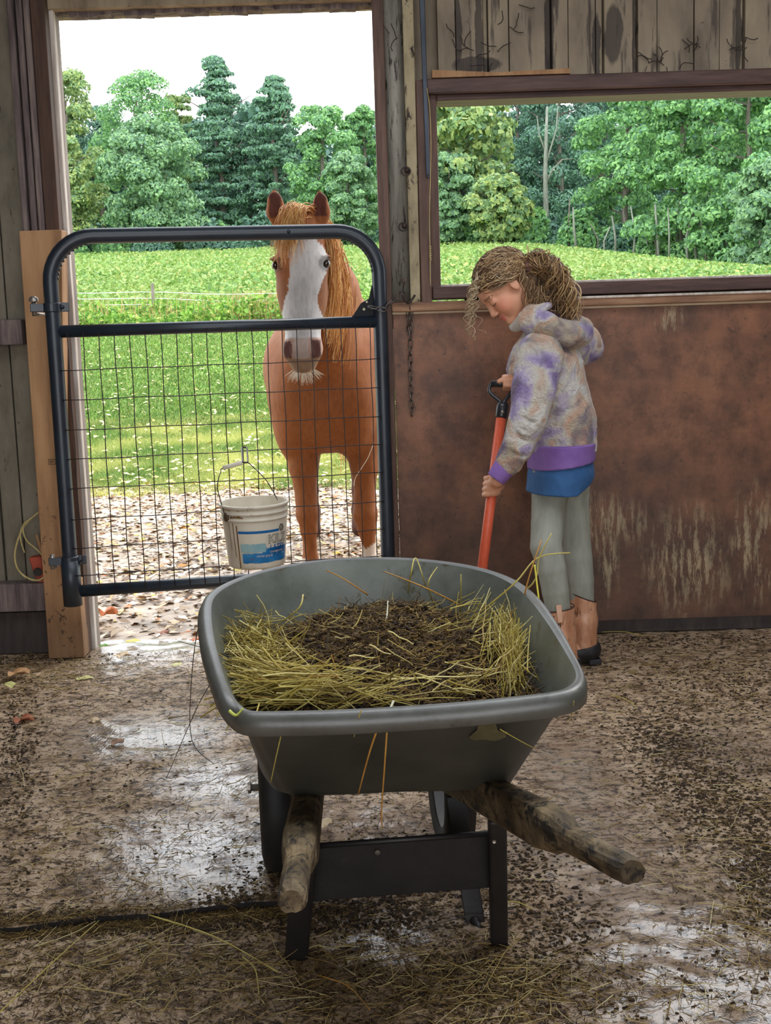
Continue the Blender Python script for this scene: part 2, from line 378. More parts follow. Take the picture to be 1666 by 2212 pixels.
# floor of the barn: trodden dirt, damp and glossy in places
def make_floor_mat(name, tone=1.0, wet=True):
    m, nt, bs = new_mat(name)
    v = coords(nt); vs = coords(nt, (1, 1.5, 1))
    c = ramp(nt, [(0.34, C8(84*tone, 64*tone, 46*tone)), (0.43, C8(156*tone, 128*tone, 100*tone)), (0.52, C8(198*tone, 170*tone, 140*tone)), (0.72, C8(220*tone, 196*tone, 166*tone))],
             noise(nt, 9, vs, 9, 0.76, 0.1))
    n2 = noise(nt, 34, vs, 6, 0.75)
    c = mix(nt, ramp(nt, [(0.52, (0, 0, 0)), (0.57, (1, 1, 1))], n2), c, C8(60*tone, 43*tone, 29*tone))
    n3 = noise(nt, 75, vs, 4, 0.7)
    c = mix(nt, ramp(nt, [(0.60, (0, 0, 0)), (0.66, (1, 1, 1))], n3), c, C8(150*tone, 124*tone, 78*tone))
    w = None
    spots = [(Z(1440, 1960, 0), (0.26, 0.45, 1)), (Z(1560, 2150, 0), (0.42, 0.34, 1)), (Z(1270, 1790, 0), (0.34, 0.36, 1)), (Z(1390, 2100, 0), (0.24, 0.36, 1)), (Z(1500, 2060, 0), (0.34, 0.4, 1)), (Z(1330, 1900, 0), (0.2, 0.3, 1)),
             (Z(1640, 1900, 0), (0.12, 0.3, 1)), (Z(480, 1850, 0), (0.4, 0.32, 1)), (Z(300, 1600, 0), (0.35, 0.3, 1)), (Z(1230, 1650, 0), (0.16, 0.6, 1)),
             (Z(760, 1780, 0), (0.3, 0.25, 1)), (Z(540, 1700, 0), (0.3, 0.3, 1)), (Z(900, 2010, 0), (0.2, 0.16, 1)), (Z(330, 1370, 0), (0.5, 0.7, 1)),
             (Z(1560, 1620, 0), (0.25, 0.3, 1))]
    for i, (cc, rr) in enumerate(spots):
        b = blob(nt, cc, rr, 0.75, 0.35, 3.0); w = b if w is None else mth(nt, 'MAXIMUM', w, b)
    brk = ramp(nt, [(0.38, (0, 0, 0)), (0.47, (1, 1, 1))], noise(nt, 9, vs, 7, 0.7))
    w = mth(nt, 'MULTIPLY', w, mth(nt, 'ADD', mth(nt, 'MULTIPLY', brk, 0.8), 0.2), True)
    c = mix(nt, mth(nt, 'MULTIPLY', w, 0.35), c, C8(120, 112, 106))
    nt.links.new(c, bs.inputs['Base Color'])
    r = nt.nodes.new('ShaderNodeMapRange'); nt.links.new(w, r.inputs[0]); r.inputs['To Min'].default_value = 0.62; r.inputs['To Max'].default_value = 0.2
    nt.links.new(r.outputs[0], bs.inputs['Roughness'])
    bs.inputs['Coat Roughness'].default_value = 0.1; bs.inputs['Coat IOR'].default_value = 1.7; bs.inputs['Specular IOR Level'].default_value = 0.5
    nt.links.new(mth(nt, 'MULTIPLY', w, 1.0), bs.inputs['Coat Weight'])
    hb = mth(nt, 'ADD', noise(nt, 60, v, 5, 0.7), mth(nt, 'MULTIPLY', n2, 1.0))
    bump(nt, bs, hb, 0.8, 0.008)
    b2 = nt.nodes.new('ShaderNodeBump'); b2.inputs['Strength'].default_value = 0.22; b2.inputs['Distance'].default_value = 0.0022
    nt.links.new(noise(nt, 90, v, 3, 0.6), b2.inputs['Height']); nt.links.new(b2.outputs[0], bs.inputs['Coat Normal'])
    return m
m_floor = make_floor_mat('damp_dirty_floor'); m_mat = make_floor_mat('dirty_rubber_mat', 1.0)
def grid(x0, x1, y0, y1, d, zf):
    xs = np.linspace(x0, x1, int((x1-x0)/d)+1); ys = np.linspace(y0, y1, int((y1-y0)/d)+1)
    X, Yg = np.meshgrid(xs, ys, indexing='ij'); V = np.stack([X, Yg, zf(X, Yg)], -1).reshape(-1, 3)
    nx, ny = len(xs), len(ys); i = np.arange(nx-1)[:, None]*ny+np.arange(ny-1)[None, :]
    return V, np.stack([i, i+ny, i+ny+1, i+1], -1).reshape(-1, 4)
def floor_z(x, y):
    p = np.stack([x, y, x*0], -1)
    return 0.004*vnoise(p, 9)+0.003*vnoise(p, 31, 2)-0.004
tag(mesh_np('floor', *grid(-3.0, 3.2, 0.6, 4.9, 0.016, floor_z), m_floor), kind='structure')
MB().box(-3.0, 3.2, -4.2, 0.62, -0.3, -0.006).build('floor', m_floor)['kind'] = 'structure'
# rubber mat lying on the floor at the left (its near edge and left edge show)
mc = [Z(-60, 2018, 0.012), Z(640, 1942, 0.012), Z(690, 1440, 0.012), Z(95, 1470, 0.012)]
def make_mat():
    a, b, c, d = mc; a = np.array([-1.02, a[1], 0]); n = 110; V = []
    for i in range(n+1):
        for j in range(n+1):
            s, t = i/n, j/n; p = (a*(1-s)+b*s)*(1-t)+(d*(1-s)+c*s)*t; p = p.copy()
            p[:2] += 0.006*math.sin(17*s+3*t)*np.array([0, 1]); p[2] = 0.012+0.003*vnoise(p, 9)+0.002*vnoise(p, 33, 4); V.append(p)
    F = []; m = n+1
    for i in range(n):
        for j in range(n): F.append([i*m+j, (i+1)*m+j, (i+1)*m+j+1, i*m+j+1])
    ring = [i*m for i in range(m)]+[n*m+j for j in range(1, m)]+[i*m+n for i in range(n-1, -1, -1)]+[j for j in range(n-1, 0, -1)]
    k = len(V); V += [np.array([V[i][0], V[i][1], -0.012]) for i in ring]; L = len(ring)
    for q in range(L): F.append([ring[q], k+q, k+(q+1) % L, ring[(q+1) % L]][::-1])
    o = mesh_np('rubber_mat', V, F, m_mat, smooth=False); o.data.materials.append(M('black_rubber_edge', [C8(22, 20, 19), C8(38, 34, 31)], 20, .8))
    for p_ in o.data.polygons[n*n:]: p_.material_index = 1
    return tag(o, 'worn rubber stall mat caked with dirt lying on the floor left of the wheelbarrow', 'mat')
make_mat()

# ------------------------------------------------------------------ shell
S = lambda name, mb, m, **k: tag(mb.build(name, m, **k), kind='structure')
S('wall_left', MB().box(-3.1, -3.0, -4.2, 4.9, -0.05, ZTOP), m_ceil)
S('wall_right', MB().box(3.2, 3.3, -4.2, 4.9, -0.05, ZTOP), m_ceil)
S('ceiling', MB().box(-3.1, 3.3, -4.2, FILL_GAP[2], ZTOP, ZTOP+0.08).box(-3.1, 3.3, FILL_GAP[3], 4.95, ZTOP, ZTOP+0.08).box(-3.1, FILL_GAP[0], FILL_GAP[2], FILL_GAP[3], ZTOP, ZTOP+0.08).box(FILL_GAP[1], 3.3, FILL_GAP[2], FILL_GAP[3], ZTOP, ZTOP+0.08), m_ceil)  # gap added in the unseen ceiling to let fill light in
b = MB().box(-3.0, -2.0, -4.2, -4.1, 0, ZTOP); b.box(2.9, 3.2, -4.2, -4.1, 0, ZTOP); S('wall_back', b, m_ceil)
# front wall, left of the door
b = MB()
xs = [-3.0, -2.6, -2.2, -1.86, -1.60, -1.48, -1.40, -1.2]
for i in range(len(xs)-1): b.box(xs[i]+0.003, xs[i+1]-0.003, YW+(0.006 if i % 2 else 0.0), YW+0.10, 0.0, ZTOP)
b.box(-3.0, -1.2, YW+0.06, YW+0.11, 0, ZTOP)
S('wall_front', b, m_panel, bevel=0.004)
# girts on that wall
gz0, gz1 = P(30, 745, 4.70)[2], P(30, 690, 4.70)[2]
S('trim_1', MB().box(-3.0, -1.33, 4.70, 4.757, gz0, gz1), m_darkpost, bevel=0.004)
gz0, gz1 = P(30, 1322, 4.68)[2], P(30, 1262, 4.68)[2]
S('trim_2', MB().box(-3.0, -1.25, 4.68, 4.757, gz0, gz1), m_darkpost, bevel=0.004)
S('trim_3', MB().box(-3.0, -1.25, 4.72, 4.757, 0.0, gz0-0.012), m_gap, bevel=0.004)
# upper dark post with long grooves
b = MB(); x0, x1 = bx(28, 98, 250, 4.70)
for i in range(4):
    w = (x1-x0)/4; b.box(x0+i*w+0.004, x0+(i+1)*w-0.002, 4.70+0.008*(i % 2), 4.80, 1.0, ZTOP)
S('trim_4', b, m_darkpost, bevel=0.006)
x0, x1 = bx(96, 128, 250, 4.72); S('trim_5', MB().box(x0, -1.178, 4.72, 4.86, 0, ZTOP), m_brown, bevel=0.004)
# weathered edge of the opening
S('trim_6', MB().box(-1.172, -1.150, 4.765, 4.80, -0.02, 2.42, .001), m_white, bevel=0.003)
S('trim_6', MB().box(-1.176, -1.152, 4.806, 4.86, -0.02, 2.42, .001), M('grey_bleached_edge', [C8(120, 110, 100), C8(168, 156, 146)], 5, .85, (12, 12, 1), .5), bevel=0.004)
S('trim_7', MB().box(-1.215, -1.164, 4.70, 4.76, 0.0, 2.42), M('dark_brown_jamb', [C8(62, 44, 36), C8(92, 66, 52)], 4, .7, (10, 10, 1), .3), bevel=0.003)
# head of the doorway
hz = P(460, 10, YW)[2]
b = MB(); b.box(-1.20, 0.03, 4.75, 4.93, hz, ZTOP); S('wall_front', b, m_peel, bevel=0.004)
b = MB()
V, F = [], []
for k in range(24): # splintered lower edge
    x = -1.15+k*0.05; b.box(x, x+0.052, 4.80, 4.86, hz-0.006-0.012*abs(math.sin(k*2.3)), hz+0.02, 0.003)
S('trim_8', b, m_darkpost)
# right of the door
x0, x1 = bx(812, 836, 600, 4.74); S('trim_9', MB().box(0.008, 0.05, 4.73, 4.90, 0.0, ZTOP), m_brown, bevel=0.005)
b = MB(); xa, xb = 0.05, P(882, 500, YW)[0]     # ribbed cladding strip
n = 5
for i in range(n):
    w = (xb-xa)/n; b.tube([(xa+(i+.5)*w, YW+0.03, 1.25), (xa+(i+.5)*w, YW+0.03, ZTOP)], w*0.62, 10)
b.box(xa, xb, YW+0.02, YW+0.12, 1.2, ZTOP)
S('wall_front', b, m_zinc, smooth=True)
xc = P(906, 500, 4.72)[0]
S('trim_10', MB().box(xb, xc, 4.72, 4.86, 1.27, ZTOP, 0.002), M('blotched_peeling_post', [C8(132, 120, 94), C8(170, 156, 124), C8(190, 176, 142)], 3, .75, (3, 3, 1.2), .4, .005, C8(44, 36, 32), 8, .575), bevel=0.005)
xd = P(928, 450, 4.74)[0]; xw = 0.235
S('window_1', MB().box(xc+0.001, xd, 4.715, 4.88, 1.29, 2.09).box(xd, xw, 4.755, 4.90, 1.31, 2.05), m_brown, bevel=0.004)
# window header and sill
hb, ht = 2.022, 2.095
S('window_1', MB().box(xc+0.02, 3.2, 4.715, 4.88, hb+0.02, ht, 0.002).box(xw, 3.2, 4.75, 4.90, hb-0.0, hb+0.022), m_brownh, bevel=0.004)
S('window_1', MB().box(xd+0.003, 3.2, 4.735, 4.90, 1.305, 1.352).box(2.35, 3.2, 4.74, 4.9, 1.35, 2.03), m_brownh, bevel=0.004)
S('trim_11', MB().box(-0.0+0.05, 3.2, 4.715, 4.90, 1.262, 1.296, 0.002), M('split_ledge_board', [C8(110, 78, 58), C8(150, 112, 84), C8(176, 140, 108)], 4, 0.6, (1, 8, 8), 0.3), bevel=0.006)
S('window_1', MB().box(xd+0.02, 3.2, 4.86, 4.90, 1.350, 1.362), m_white, bevel=0.003)  # white strip painted in for the sky-lit top of the sill
S('window_1', MB().box(0.33, 3.2, 4.80, 4.88, 1.29, 1.31), m_gap)
S('trim_14', MB().box(0.50, 3.2, 4.708, 4.716, 1.290, 1.298, .0012), m_white)
b = MB().prism([(0.22, 4.715, ht+0.002), (0.72, 4.715, ht+0.002), (0.72, 4.715, ht+0.020), (0.45, 4.715, ht+0.014), (0.22, 4.715, ht+0.03)], (0, 0.05, 0))
S('trim_12', b, m_tan)
# boards over the window
b = MB(); rng = np.random.default_rng(3); edges = [945, 985, 1045, 1055, 1100, 1178, 1192, 1228, 1276, 1290, 1305, 1368, 1378, 1420, 1500, 1555, 1592, 1610, 1680, 1760, 1850]
for i in range(len(edges)-1):
    a0, a1 = P(edges[i], 90, YW)[0], P(edges[i+1], 90, YW)[0]; thin = edges[i+1]-edges[i] < 22
    b.box(a0+0.0015, a1-0.0015, YW+(0.03 if thin else 0.0+0.006*(i % 2)), YW+0.10, ht-0.02, ZTOP)
b.box(xc, 3.2, YW+0.08, YW+0.12, ht-0.05, ZTOP)
def make_peelwall():
    m, nt, bs = new_mat('peeling_wall_boards'); v = coords(nt, (3, 1, 1.0)); vf = coords(nt, (14, 1, 1.4))
    c = ramp(nt, [(0.3, C8(112, 100, 86)), (0.5, C8(148, 134, 114)), (0.7, C8(170, 155, 130))], noise(nt, 2.5, v, 7, 0.6))
    st = ramp(nt, [(0.56, (0, 0, 0)), (0.62, (1, 1, 1))], noise(nt, 1.6, vf, 6, 0.6))
    c = mix(nt, mth(nt, 'MULTIPLY', st, 0.75), c, C8(66, 58, 56))
    for q, r in ((P(1326, 75, YW), (0.038, 1, 0.115)), (P(1292, 100, YW), (0.018, 1, 0.13)), (P(990, 60, YW), (0.014, 1, 0.15)), (P(1188, 60, YW), (0.016, 1, 0.2)),
                 (P(1030, 140, YW), (0.10, 1, 0.03)), (P(1372, 60, YW), (0.008, 1, 0.3)), (P(1600, 60, YW), (0.014, 1, 0.2)), (P(1035, 70, YW), (0.015, 1, 0.2))):
        c = mix(nt, mth(nt, 'MULTIPLY', blob(nt, q, r, 0.18, 0.03, 14), 0.8), c, C8(58, 51, 50))
    sp = ramp(nt, [(0.66, (0, 0, 0)), (0.69, (1, 1, 1))], noise(nt, 12, coords(nt, (1, 1, 1)), 7, 0.75))
    c = mix(nt, mth(nt, 'MULTIPLY', sp, 0.7), c, C8(58, 48, 40))
    nt.links.new(c, bs.inputs['Base Color']); bs.inputs['Roughness'].default_value = 0.8
    bump(nt, bs, noise(nt, 10, v, 6, 0.7), 0.35, 0.005); return m
S('wall_front', b, make_peelwall(), bevel=0.002)
# lower wall: sheet of plywood, framing behind it
S('wall_front', MB().box(0.052, 3.2, YW, YW+0.10, 0.0, 1.262), m_ply)
S('baseboard_front', MB().box(0.6, 3.2, YW-0.012, YW, 0.0, 0.05, 0.004), m_gap)
# white daylight edge along the plywood top, painted as a thin pale strip
S('trim_13', MB().box(0.02, 3.2, 4.735, 4.765, 1.253, 1.262), M('pale_daylight_edge', [C8(190, 165, 130), C8(220, 200, 170)], 6, 0.5, (1, 9, 9)), bevel=0.002)

# ------------------------------------------------------------------ things fixed to the front wall
# tan board with the gate hinges
b = MB(); xa0, xa1 = P(70, 900, 4.63)[0], P(185, 1380, 4.63)[0]
zt = P(95, 497, 4.63)[2]
xt = P(133, 497, 4.63)[0]
b.prism([(xa0-0.006, 4.63, 0), (-1.163, 4.63, 0), (-1.166, 4.63, 0.30), (-1.204, 4.63, 0.31), (-1.204, 4.63, 0.5), (xt, 4.63, zt), (xa0+0.0, 4.63, zt)], (0, 0.085, 0))
def make_post_mat():
    m, nt, bs = new_mat('speckled_tan_timber'); v = coords(nt, (8, 8, .9)); v1 = coords(nt)
    c = ramp(nt, [(.32, C8(142, 104, 70)), (.5, C8(172, 130, 90)), (.68, C8(188, 146, 104))], noise(nt, 2.5, v, 6, .6))
    sp = ramp(nt, [(.60, (0, 0, 0)), (.64, (1, 1, 1))], noise(nt, 34, coords(nt, (1, 1, .8)), 5, .7)); lo = blob(nt, (-1.25, 4.63, .1), (.5, 1, .62), .5)
    c = mix(nt, mth(nt, 'MULTIPLY', sp, mth(nt, 'ADD', mth(nt, 'MULTIPLY', lo, .8), .08)), c, C8(48, 34, 24))
    sm = blob(nt, (-1.2, 4.63, .02), (.3, 1, .26), .6, .15, 8); c = mix(nt, mth(nt, 'MULTIPLY', sm, .55), c, C8(84, 62, 44))
    nt.links.new(c, bs.inputs['Base Color']); bs.inputs['Roughness'].default_value = .75; bump(nt, bs, noise(nt, 14, v, 5, .7), .25, .003); return m
to = tag(b.build('hinge_post', make_post_mat(), bevel=0.004), 'tan upright board with speckled foot that carries the gate hinges', 'post')
def text_mesh(name, txt, size, m, fn, parent=None, extr=0.0, offset=0.0, align='LEFT'):
    cu = bpy.data.curves.new(name, 'FONT'); cu.body = txt; cu.size = size; cu.extrude = extr; cu.align_x = align; cu.offset = offset; cu.resolution_u = 3
    o = bpy.data.objects.new(name, cu); COL.objects.link(o); bpy.context.view_layer.update()
    me = bpy.data.meshes.new_from_object(o.evaluated_get(bpy.context.evaluated_depsgraph_get()))
    bpy.data.objects.remove(o); bm = bmesh.new(); bm.from_mesh(me); bmesh.ops.triangulate(bm, faces=bm.faces)
    long = [e for e in bm.edges if e.calc_length() > size*0.25]
    bmesh.ops.subdivide_edges(bm, edges=long, cuts=3); bm.to_mesh(me); bm.free()
    V = [fn(v.co.x, v.co.y, v.co.z) for v in me.vertices]; F = [list(p.vertices) for p in me.polygons]
    bpy.data.meshes.remove(me)
    return mesh_np(name, V, F, m, parent, False)
m_ink = M('black_ink', [C8(40, 34, 30), C8(56, 48, 42)], 30, 0.8)
q = P(107, 1001, 4.63)
# the stamp on the board
st = text_mesh('stamp', 'BF', 0.016, m_ink, lambda x, y, z: (q[0]+x, 4.6285, q[2]+y), to)
bb = MB(); X0, X1, Z0, Z1 = q[0]-0.003, q[0]+0.021, q[2]-0.004, q[2]+0.015
for a, c in (((X0, 4.6288, Z0), (X1, 4.6288, Z0)), ((X1, 4.6288, Z0), (X1, 4.6288, Z1)), ((X1, 4.6288, Z1), (X0, 4.6288, Z1)), ((X0, 4.6288, Z1), (X0, 4.6288, Z0))):
    bb.tube([a, c], 0.0008, 4)
bb.build('stamp_outline', m_ink, to)
# orange box and twine behind the board
m_orange = M('faded_orange_plastic', [C8(150, 62, 44), C8(190, 84, 62)], 8, 0.6, stain=C8(70, 50, 44), stain_scale=20)
q0 = P(64, 1203, 4.72); q1 = P(106, 1268, 4.72)
ob = MB(); ob.prism([(q0[0], 4.70, q0[2]), (P(88, 1200, 4.7)[0], 4.70, q0[2]+0.004), (q1[0], 4.70, P(100, 1262, 4.7)[2]), (q1[0]-0.035, 4.70, q1[2])], (0, 0.05, 0))
oo = tag(ob.build('orange_outlet_box', m_orange, bevel=0.006), 'faded orange box mounted low on the wall left of the hinge post', 'box')
MB().lathe((q0[0]+0.035, 4.697, (q0[2]+q1[2])/2+0.005), [(0.001, 0), (0.013, 0), (0.017, 0.006)], (0, -1, 0), 20).build('knockout', m_gap, oo, smooth=True)
m_twine = M('pale_twine', [C8(170, 150, 96), C8(206, 188, 132)], 40, 0.8, bmp=0.5)
tw = MB()
def wp(l, Y): return [P(x, y, Y) for x, y in l]
tw.tube(spline(wp([(96, 1096), (70, 1118), (50, 1140), (36, 1175), (32, 1205), (40, 1232), (62, 1250), (85, 1253), (99, 1243)], 4.68), 8), 0.0042, 7)
tw.tube(spline(wp([(88, 1104), (64, 1122), (52, 1132), (50, 1148), (58, 1168), (78, 1186), (95, 1202)], 4.675), 8), 0.0035, 7)
tw.tube(spline(wp([(50, 1134), (44, 1150), (46, 1172), (53, 1194)], 4.68), 8), 0.003, 6)
tag(tw.build('twine_loop', m_twine, smooth=True), 'loops of pale baling twine hanging low on the wall beside the hinge post', 'twine')
sl = MB().tube(wp([(79, 1155), (86, 1178), (92, 1200), (98, 1235)], 4.685), 0.006, 6)
tag(sl.build('wooden_stick', m_tan), 'short pale stick standing behind twine beside the orange box', 'stick')
# bar hanging from above beside the window
m_steel = M('dull_blue_grey_steel', [C8(44, 48, 56), C8(66, 72, 82)], 6, 0.42, (2, 2, 1), metal=0.6)
pb0 = P(911, -30, 4.70); pb1 = P(925, 378, 4.70)
hb_ = MB(); w = 0.010
hb_.prism([(pb0[0]-w, 4.700, pb0[2]), (pb0[0]+w, 4.700, pb0[2]), (pb1[0]+w*.7, 4.700, pb1[2]), (pb1[0]+w*.45, 4.700, pb1[2]-0.009), (pb1[0]-w*.45, 4.700, pb1[2]-0.009), (pb1[0]-w*.7, 4.700, pb1[2])], (0, 0.008, 0))
hbo = tag(hb_.build('hanging_bar', m_steel, bevel=0.002), 'flat blue-grey steel bar hanging down the left edge of the window frame', 'bar')
MB().lathe((pb1[0], 4.699, pb1[2]), [(0.0005, 0), (0.0035, 0.0006)], (0, -1, 0), 12).build('hole', m_gap, hbo)
st_ = MB().tube(spline([P(922, 190, 4.695), P(928, 230, 4.695), P(931, 300, 4.695), P(930, 385, 4.695), P(928, 470, 4.70), P(929, 540, 4.70), P(930, 618, 4.70)], 6), 0.0016, 5)
for k in range(7):
    z = 1.50-k*0.008; st_.tube([(P(928, 485, 4.7)[0]-0.003, 4.698, z), (P(928, 485, 4.7)[0]+0.004, 4.698, z-0.006)], 0.002, 4)
tag(st_.build('hanging_string', m_twine, smooth=True), 'thin frayed string hanging down beside the window frame', 'string')

m_iron = M('rusty_dark_iron', [C8(44, 38, 36), C8(74, 64, 60), C8(96, 78, 66)], 30, 0.5, metal=0.6)
# ring bolts on the peeling board
def ring_bolt(px, py, label, R=0.016, tilt=0.4):
    p = P(px, py, 4.71); b = MB()
    t = [p+np.array([R*math.cos(a), -0.004-0.006*math.sin(a)*tilt, R*math.sin(a)*0.9]) for a in np.linspace(0, 2*math.pi, 18, endpoint=False)]
    b.tube(t, 0.003, 7, closed=True)
    o = tag(b.build('ring_bolt', m_iron, smooth=True), label, 'ring bolt', 'ring bolts on the peeling post')
    s = MB().lathe(p+np.array([0.005, 0, 0.004]), [(0.0005, 0.008), (0.008, 0.006), (0.011, 0.0), (0.011, -0.012)], (0, -1, 0), 14)
    s.build('plate', m_iron, o, smooth=True); return o
ring_bolt(877, 370, 'upper rusty ring bolt on the peeling post beside the window')
ring_bolt(871, 490, 'lower rusty ring bolt on the peeling post beside the window')

# chain links
def link_pts(c, d, n, L, Wd):
    d = np.array(d, float); d /= np.linalg.norm(d); n = np.array(n, float); n -= d*np.dot(n, d); n /= np.linalg.norm(n); c = np.array(c, float)
    out = []
    for a in np.linspace(0, 2*math.pi, 20, endpoint=False):
        x, y = math.cos(a), math.sin(a); out.append(c+d*((L-Wd)/2*(1 if x >= 0 else -1)*min(1, abs(x)*3)+Wd/2*x)+n*Wd/2*y)
    return out
m_chain = M('worn_steel_chain', [C8(66, 60, 56), C8(116, 108, 102), C8(150, 142, 136)], 60, 0.35, metal=0.75)
def chain(path, L=0.034, Wd=0.016, r=0.0023, name='chain', label='', mat=None):
    path = np.array(path, float); seg = np.linalg.norm(np.diff(path, axis=0), axis=1); cs = np.concatenate([[0], np.cumsum(seg)]); tot = cs[-1]
    n = int(tot/(L-2.6*r)); root = empty(name, path[0], label, 'chain')
    for i in range(n):
        s = (i+.5)*tot/n; p = np.array([np.interp(s, cs, path[:, k]) for k in range(3)]); q = np.array([np.interp(min(tot, s+0.01), cs, path[:, k]) for k in range(3)])
        q2 = np.array([np.interp(max(0, s-0.01), cs, path[:, k]) for k in range(3)]); d = q-q2
        nn = np.array([0.9, -0.5, 0.2]) if i % 2 else np.array([0.5, 0.9, -0.1])
        if abs(d[0]) > abs(d[2]): nn = np.array([0.1, -0.5, 0.9]) if i % 2 else np.array([0., 0.9, 0.5])
        MB().tube(link_pts(p, d, nn, L, Wd), r, 6, closed=True).build('chain_link', mat or m_chain, root, smooth=True)
    return root
g0 = P(795, 664, 4.60)
chain(spline([P(796, 662, 4.625), P(815, 666, 4.62), P(832, 668, 4.62), P(843, 655, 4.66), P(858, 644, 4.70)], 6), name='gate_chain', label='steel chain running from the gate latch plate to the hook on the post')
chain([P(888, 652, 4.715), P(887, 700, 4.735), P(887, 800, 4.742), P(890, 898, 4.742)], name='hanging_chain', label='long loose steel chain hanging down the plywood right of the gate')
chain([P(881, 652, 4.72), P(883, 685, 4.735), P(884, 722, 4.742)], name='hanging_chain', label='short length of chain hanging from the hook just left of the long one')
p = P(868, 642, 4.70); hk = empty('chain_hook', p, 'dark iron hook and ring on the post where the chains hang', 'hook')
MB().tube(link_pts(p+np.array([0, -0.01, 0.004]), (0.3, 0, 1), (1, -0.2, 0), 0.034, 0.03), 0.0035, 7, closed=True).build('ring', m_iron, hk, smooth=True)
b = MB(); c0 = P(872, 607, 4.70)
b.tube(spline([c0+np.array([-0.006, 0, 0.004]), c0+np.array([0, -0.02, 0]), P(871, 622, 4.69), P(869, 636, 4.68), P(876, 650, 4.69), P(884, 654, 4.70), P(897, 637, 4.70)], 6), 0.004, 8)
b.build('hook', m_iron, hk, smooth=True)
b = MB().prism([c0+np.array([-0.011, 0.01, 0.008]), c0+np.array([0.012, 0.01, 0.008]), c0+np.array([0.005, 0.01, -0.012]), c0+np.array([-0.004, 0.01, -0.012])], (0, -0.012, 0))
b.build('plate', m_iron, hk)
# cobweb threads and bits of straw under the ceiling boards: dark tangles on the wall
cw = MB(); rr = random.Random(5)
for (cx, cy, n_) in ((1420, 125, 8), (1060, 120, 5), (985, 100, 5), (1600, 95, 7), (860, 95, 5), (1500, 120, 5), (1100, 35, 4)):
    for _ in range(n_):
        x, y = cx+rr.uniform(-22, 22), cy+rr.uniform(-25, 25); a = rr.uniform(0, 6.28); pts = []
        for s in range(5):
            pts.append(P(x, y, 4.745-0.008*rr.random())); a += rr.uniform(-.7, .7); x += 9*math.cos(a); y += 9*math.sin(a)
        cw.tube(pts, 0.0016, 4)
tag(cw.build('cobweb_tangle', m_gap), 'dark cobweb tangles clinging to the peeling boards over the window', 'cobweb', kind='stuff')
# ------------------------------------------------------------------ outdoors
def sstep(a, b, x): t = np.clip((x-a)/(b-a), 0, 1); return t*t*(3-2*t)
def gz(x, y):
    x = np.asarray(x, float); y = np.asarray(y, float)
    lawn = 1.5*sstep(9.0, 31.0, y)**1.0
    zend = 6.6-3.1*sstep(6, 21, x)-1.3*sstep(21, 34, x)-0.5*sstep(-18, -26, x)
    f = np.clip((y-29)/59, 0, 1); field = (zend-1.4)*(1.25*f-0.25*f*f)
    p = np.stack([x, y, x*0], -1)
    return lawn+field+0.03*sstep(9, 14, y)*vnoise(p, 0.5)-0.03
m_yard = M('leafy_mud', [C8(110, 92, 74), C8(166, 144, 120), C8(196, 180, 160)], 3.5, 0.45, (1, 1.6, 1), 0.5, 0.01, C8(84, 66, 52), 8, 0.6)
m_lawn = M('lawn_ground', [C8(88, 120, 44), C8(108, 142, 54), C8(130, 162, 68)], 0.9, 0.9, (1, 1, 1), 0.4, 0.05, detail=8)
m_fieldg = M('crop_field_ground', [C8(84, 114, 50), C8(112, 144, 64), C8(140, 166, 80)], 0.5, 0.9, (1, 0.6, 1), 0.6, 0.15, detail=9)
tag(mesh_np('ground_yard', *grid(-6, 6, 4.9, 9.8, 0.06, lambda x, y: 0.012*vnoise(np.stack([x, y, x*0], -1), 4)-0.012+gz(x, y)+0.03), m_yard), kind='structure')
tag(mesh_np('ground_lawn', *grid(-16, 14, 9.5, 30, 0.25, gz), m_lawn), kind='structure')
tag(mesh_np('ground_field', *grid(-60, 60, 29.5, 130, 1.0, gz), m_fieldg), kind='structure')
pth, pf = grid(-26, -20.6, 62, 90, 1.0, lambda x, y: gz(x, y)+0.12)
tag(mesh_np('dirt_path', pth, pf, M('pinkish_dirt', [C8(190, 160, 140), C8(214, 190, 170)], 0.6, 0.9)), kind='structure')

def diamonds(P0, U, Vv, fold=0.0):     # leaf-like rhombi: centres, long half axis, short half axis
    n = np.cross(U, Vv); n /= np.linalg.norm(n, axis=1, keepdims=True)+1e-9; L = np.linalg.norm(U, axis=1, keepdims=True)
    V = np.stack([P0-U, P0-Vv-0.15*U+fold*n*L, P0+U, P0+Vv-0.15*U+fold*n*L], 1).reshape(-1, 3)
    return V, np.arange(len(P0)*4).reshape(-1, 4)
def rdir(n): d = RNG.normal(size=(n, 3)); return d/np.linalg.norm(d, axis=1, keepdims=True)
def leaves_at(P0, N, size, flat=0.55):
    k = len(P0); n = N*flat+rdir(k)*(1-flat); n /= np.linalg.norm(n, axis=1, keepdims=True)
    U = np.cross(n, rdir(k)); U /= np.linalg.norm(U, axis=1, keepdims=True); Vv = np.cross(n, U); s = size*RNG.uniform(0.6, 1.3, (k, 1))
    return diamonds(P0, U*s, Vv*s*0.55, 0.12)
def ico(c, r, n=1):
    bm = bmesh.new(); bmesh.ops.create_icosphere(bm, subdivisions=n, radius=1.0)
    V = np.array([v.co for v in bm.verts]); F = [[v.index for v in f.verts] for f in bm.faces]; bm.free()
    return V*np.array(r)+np.array(c), F
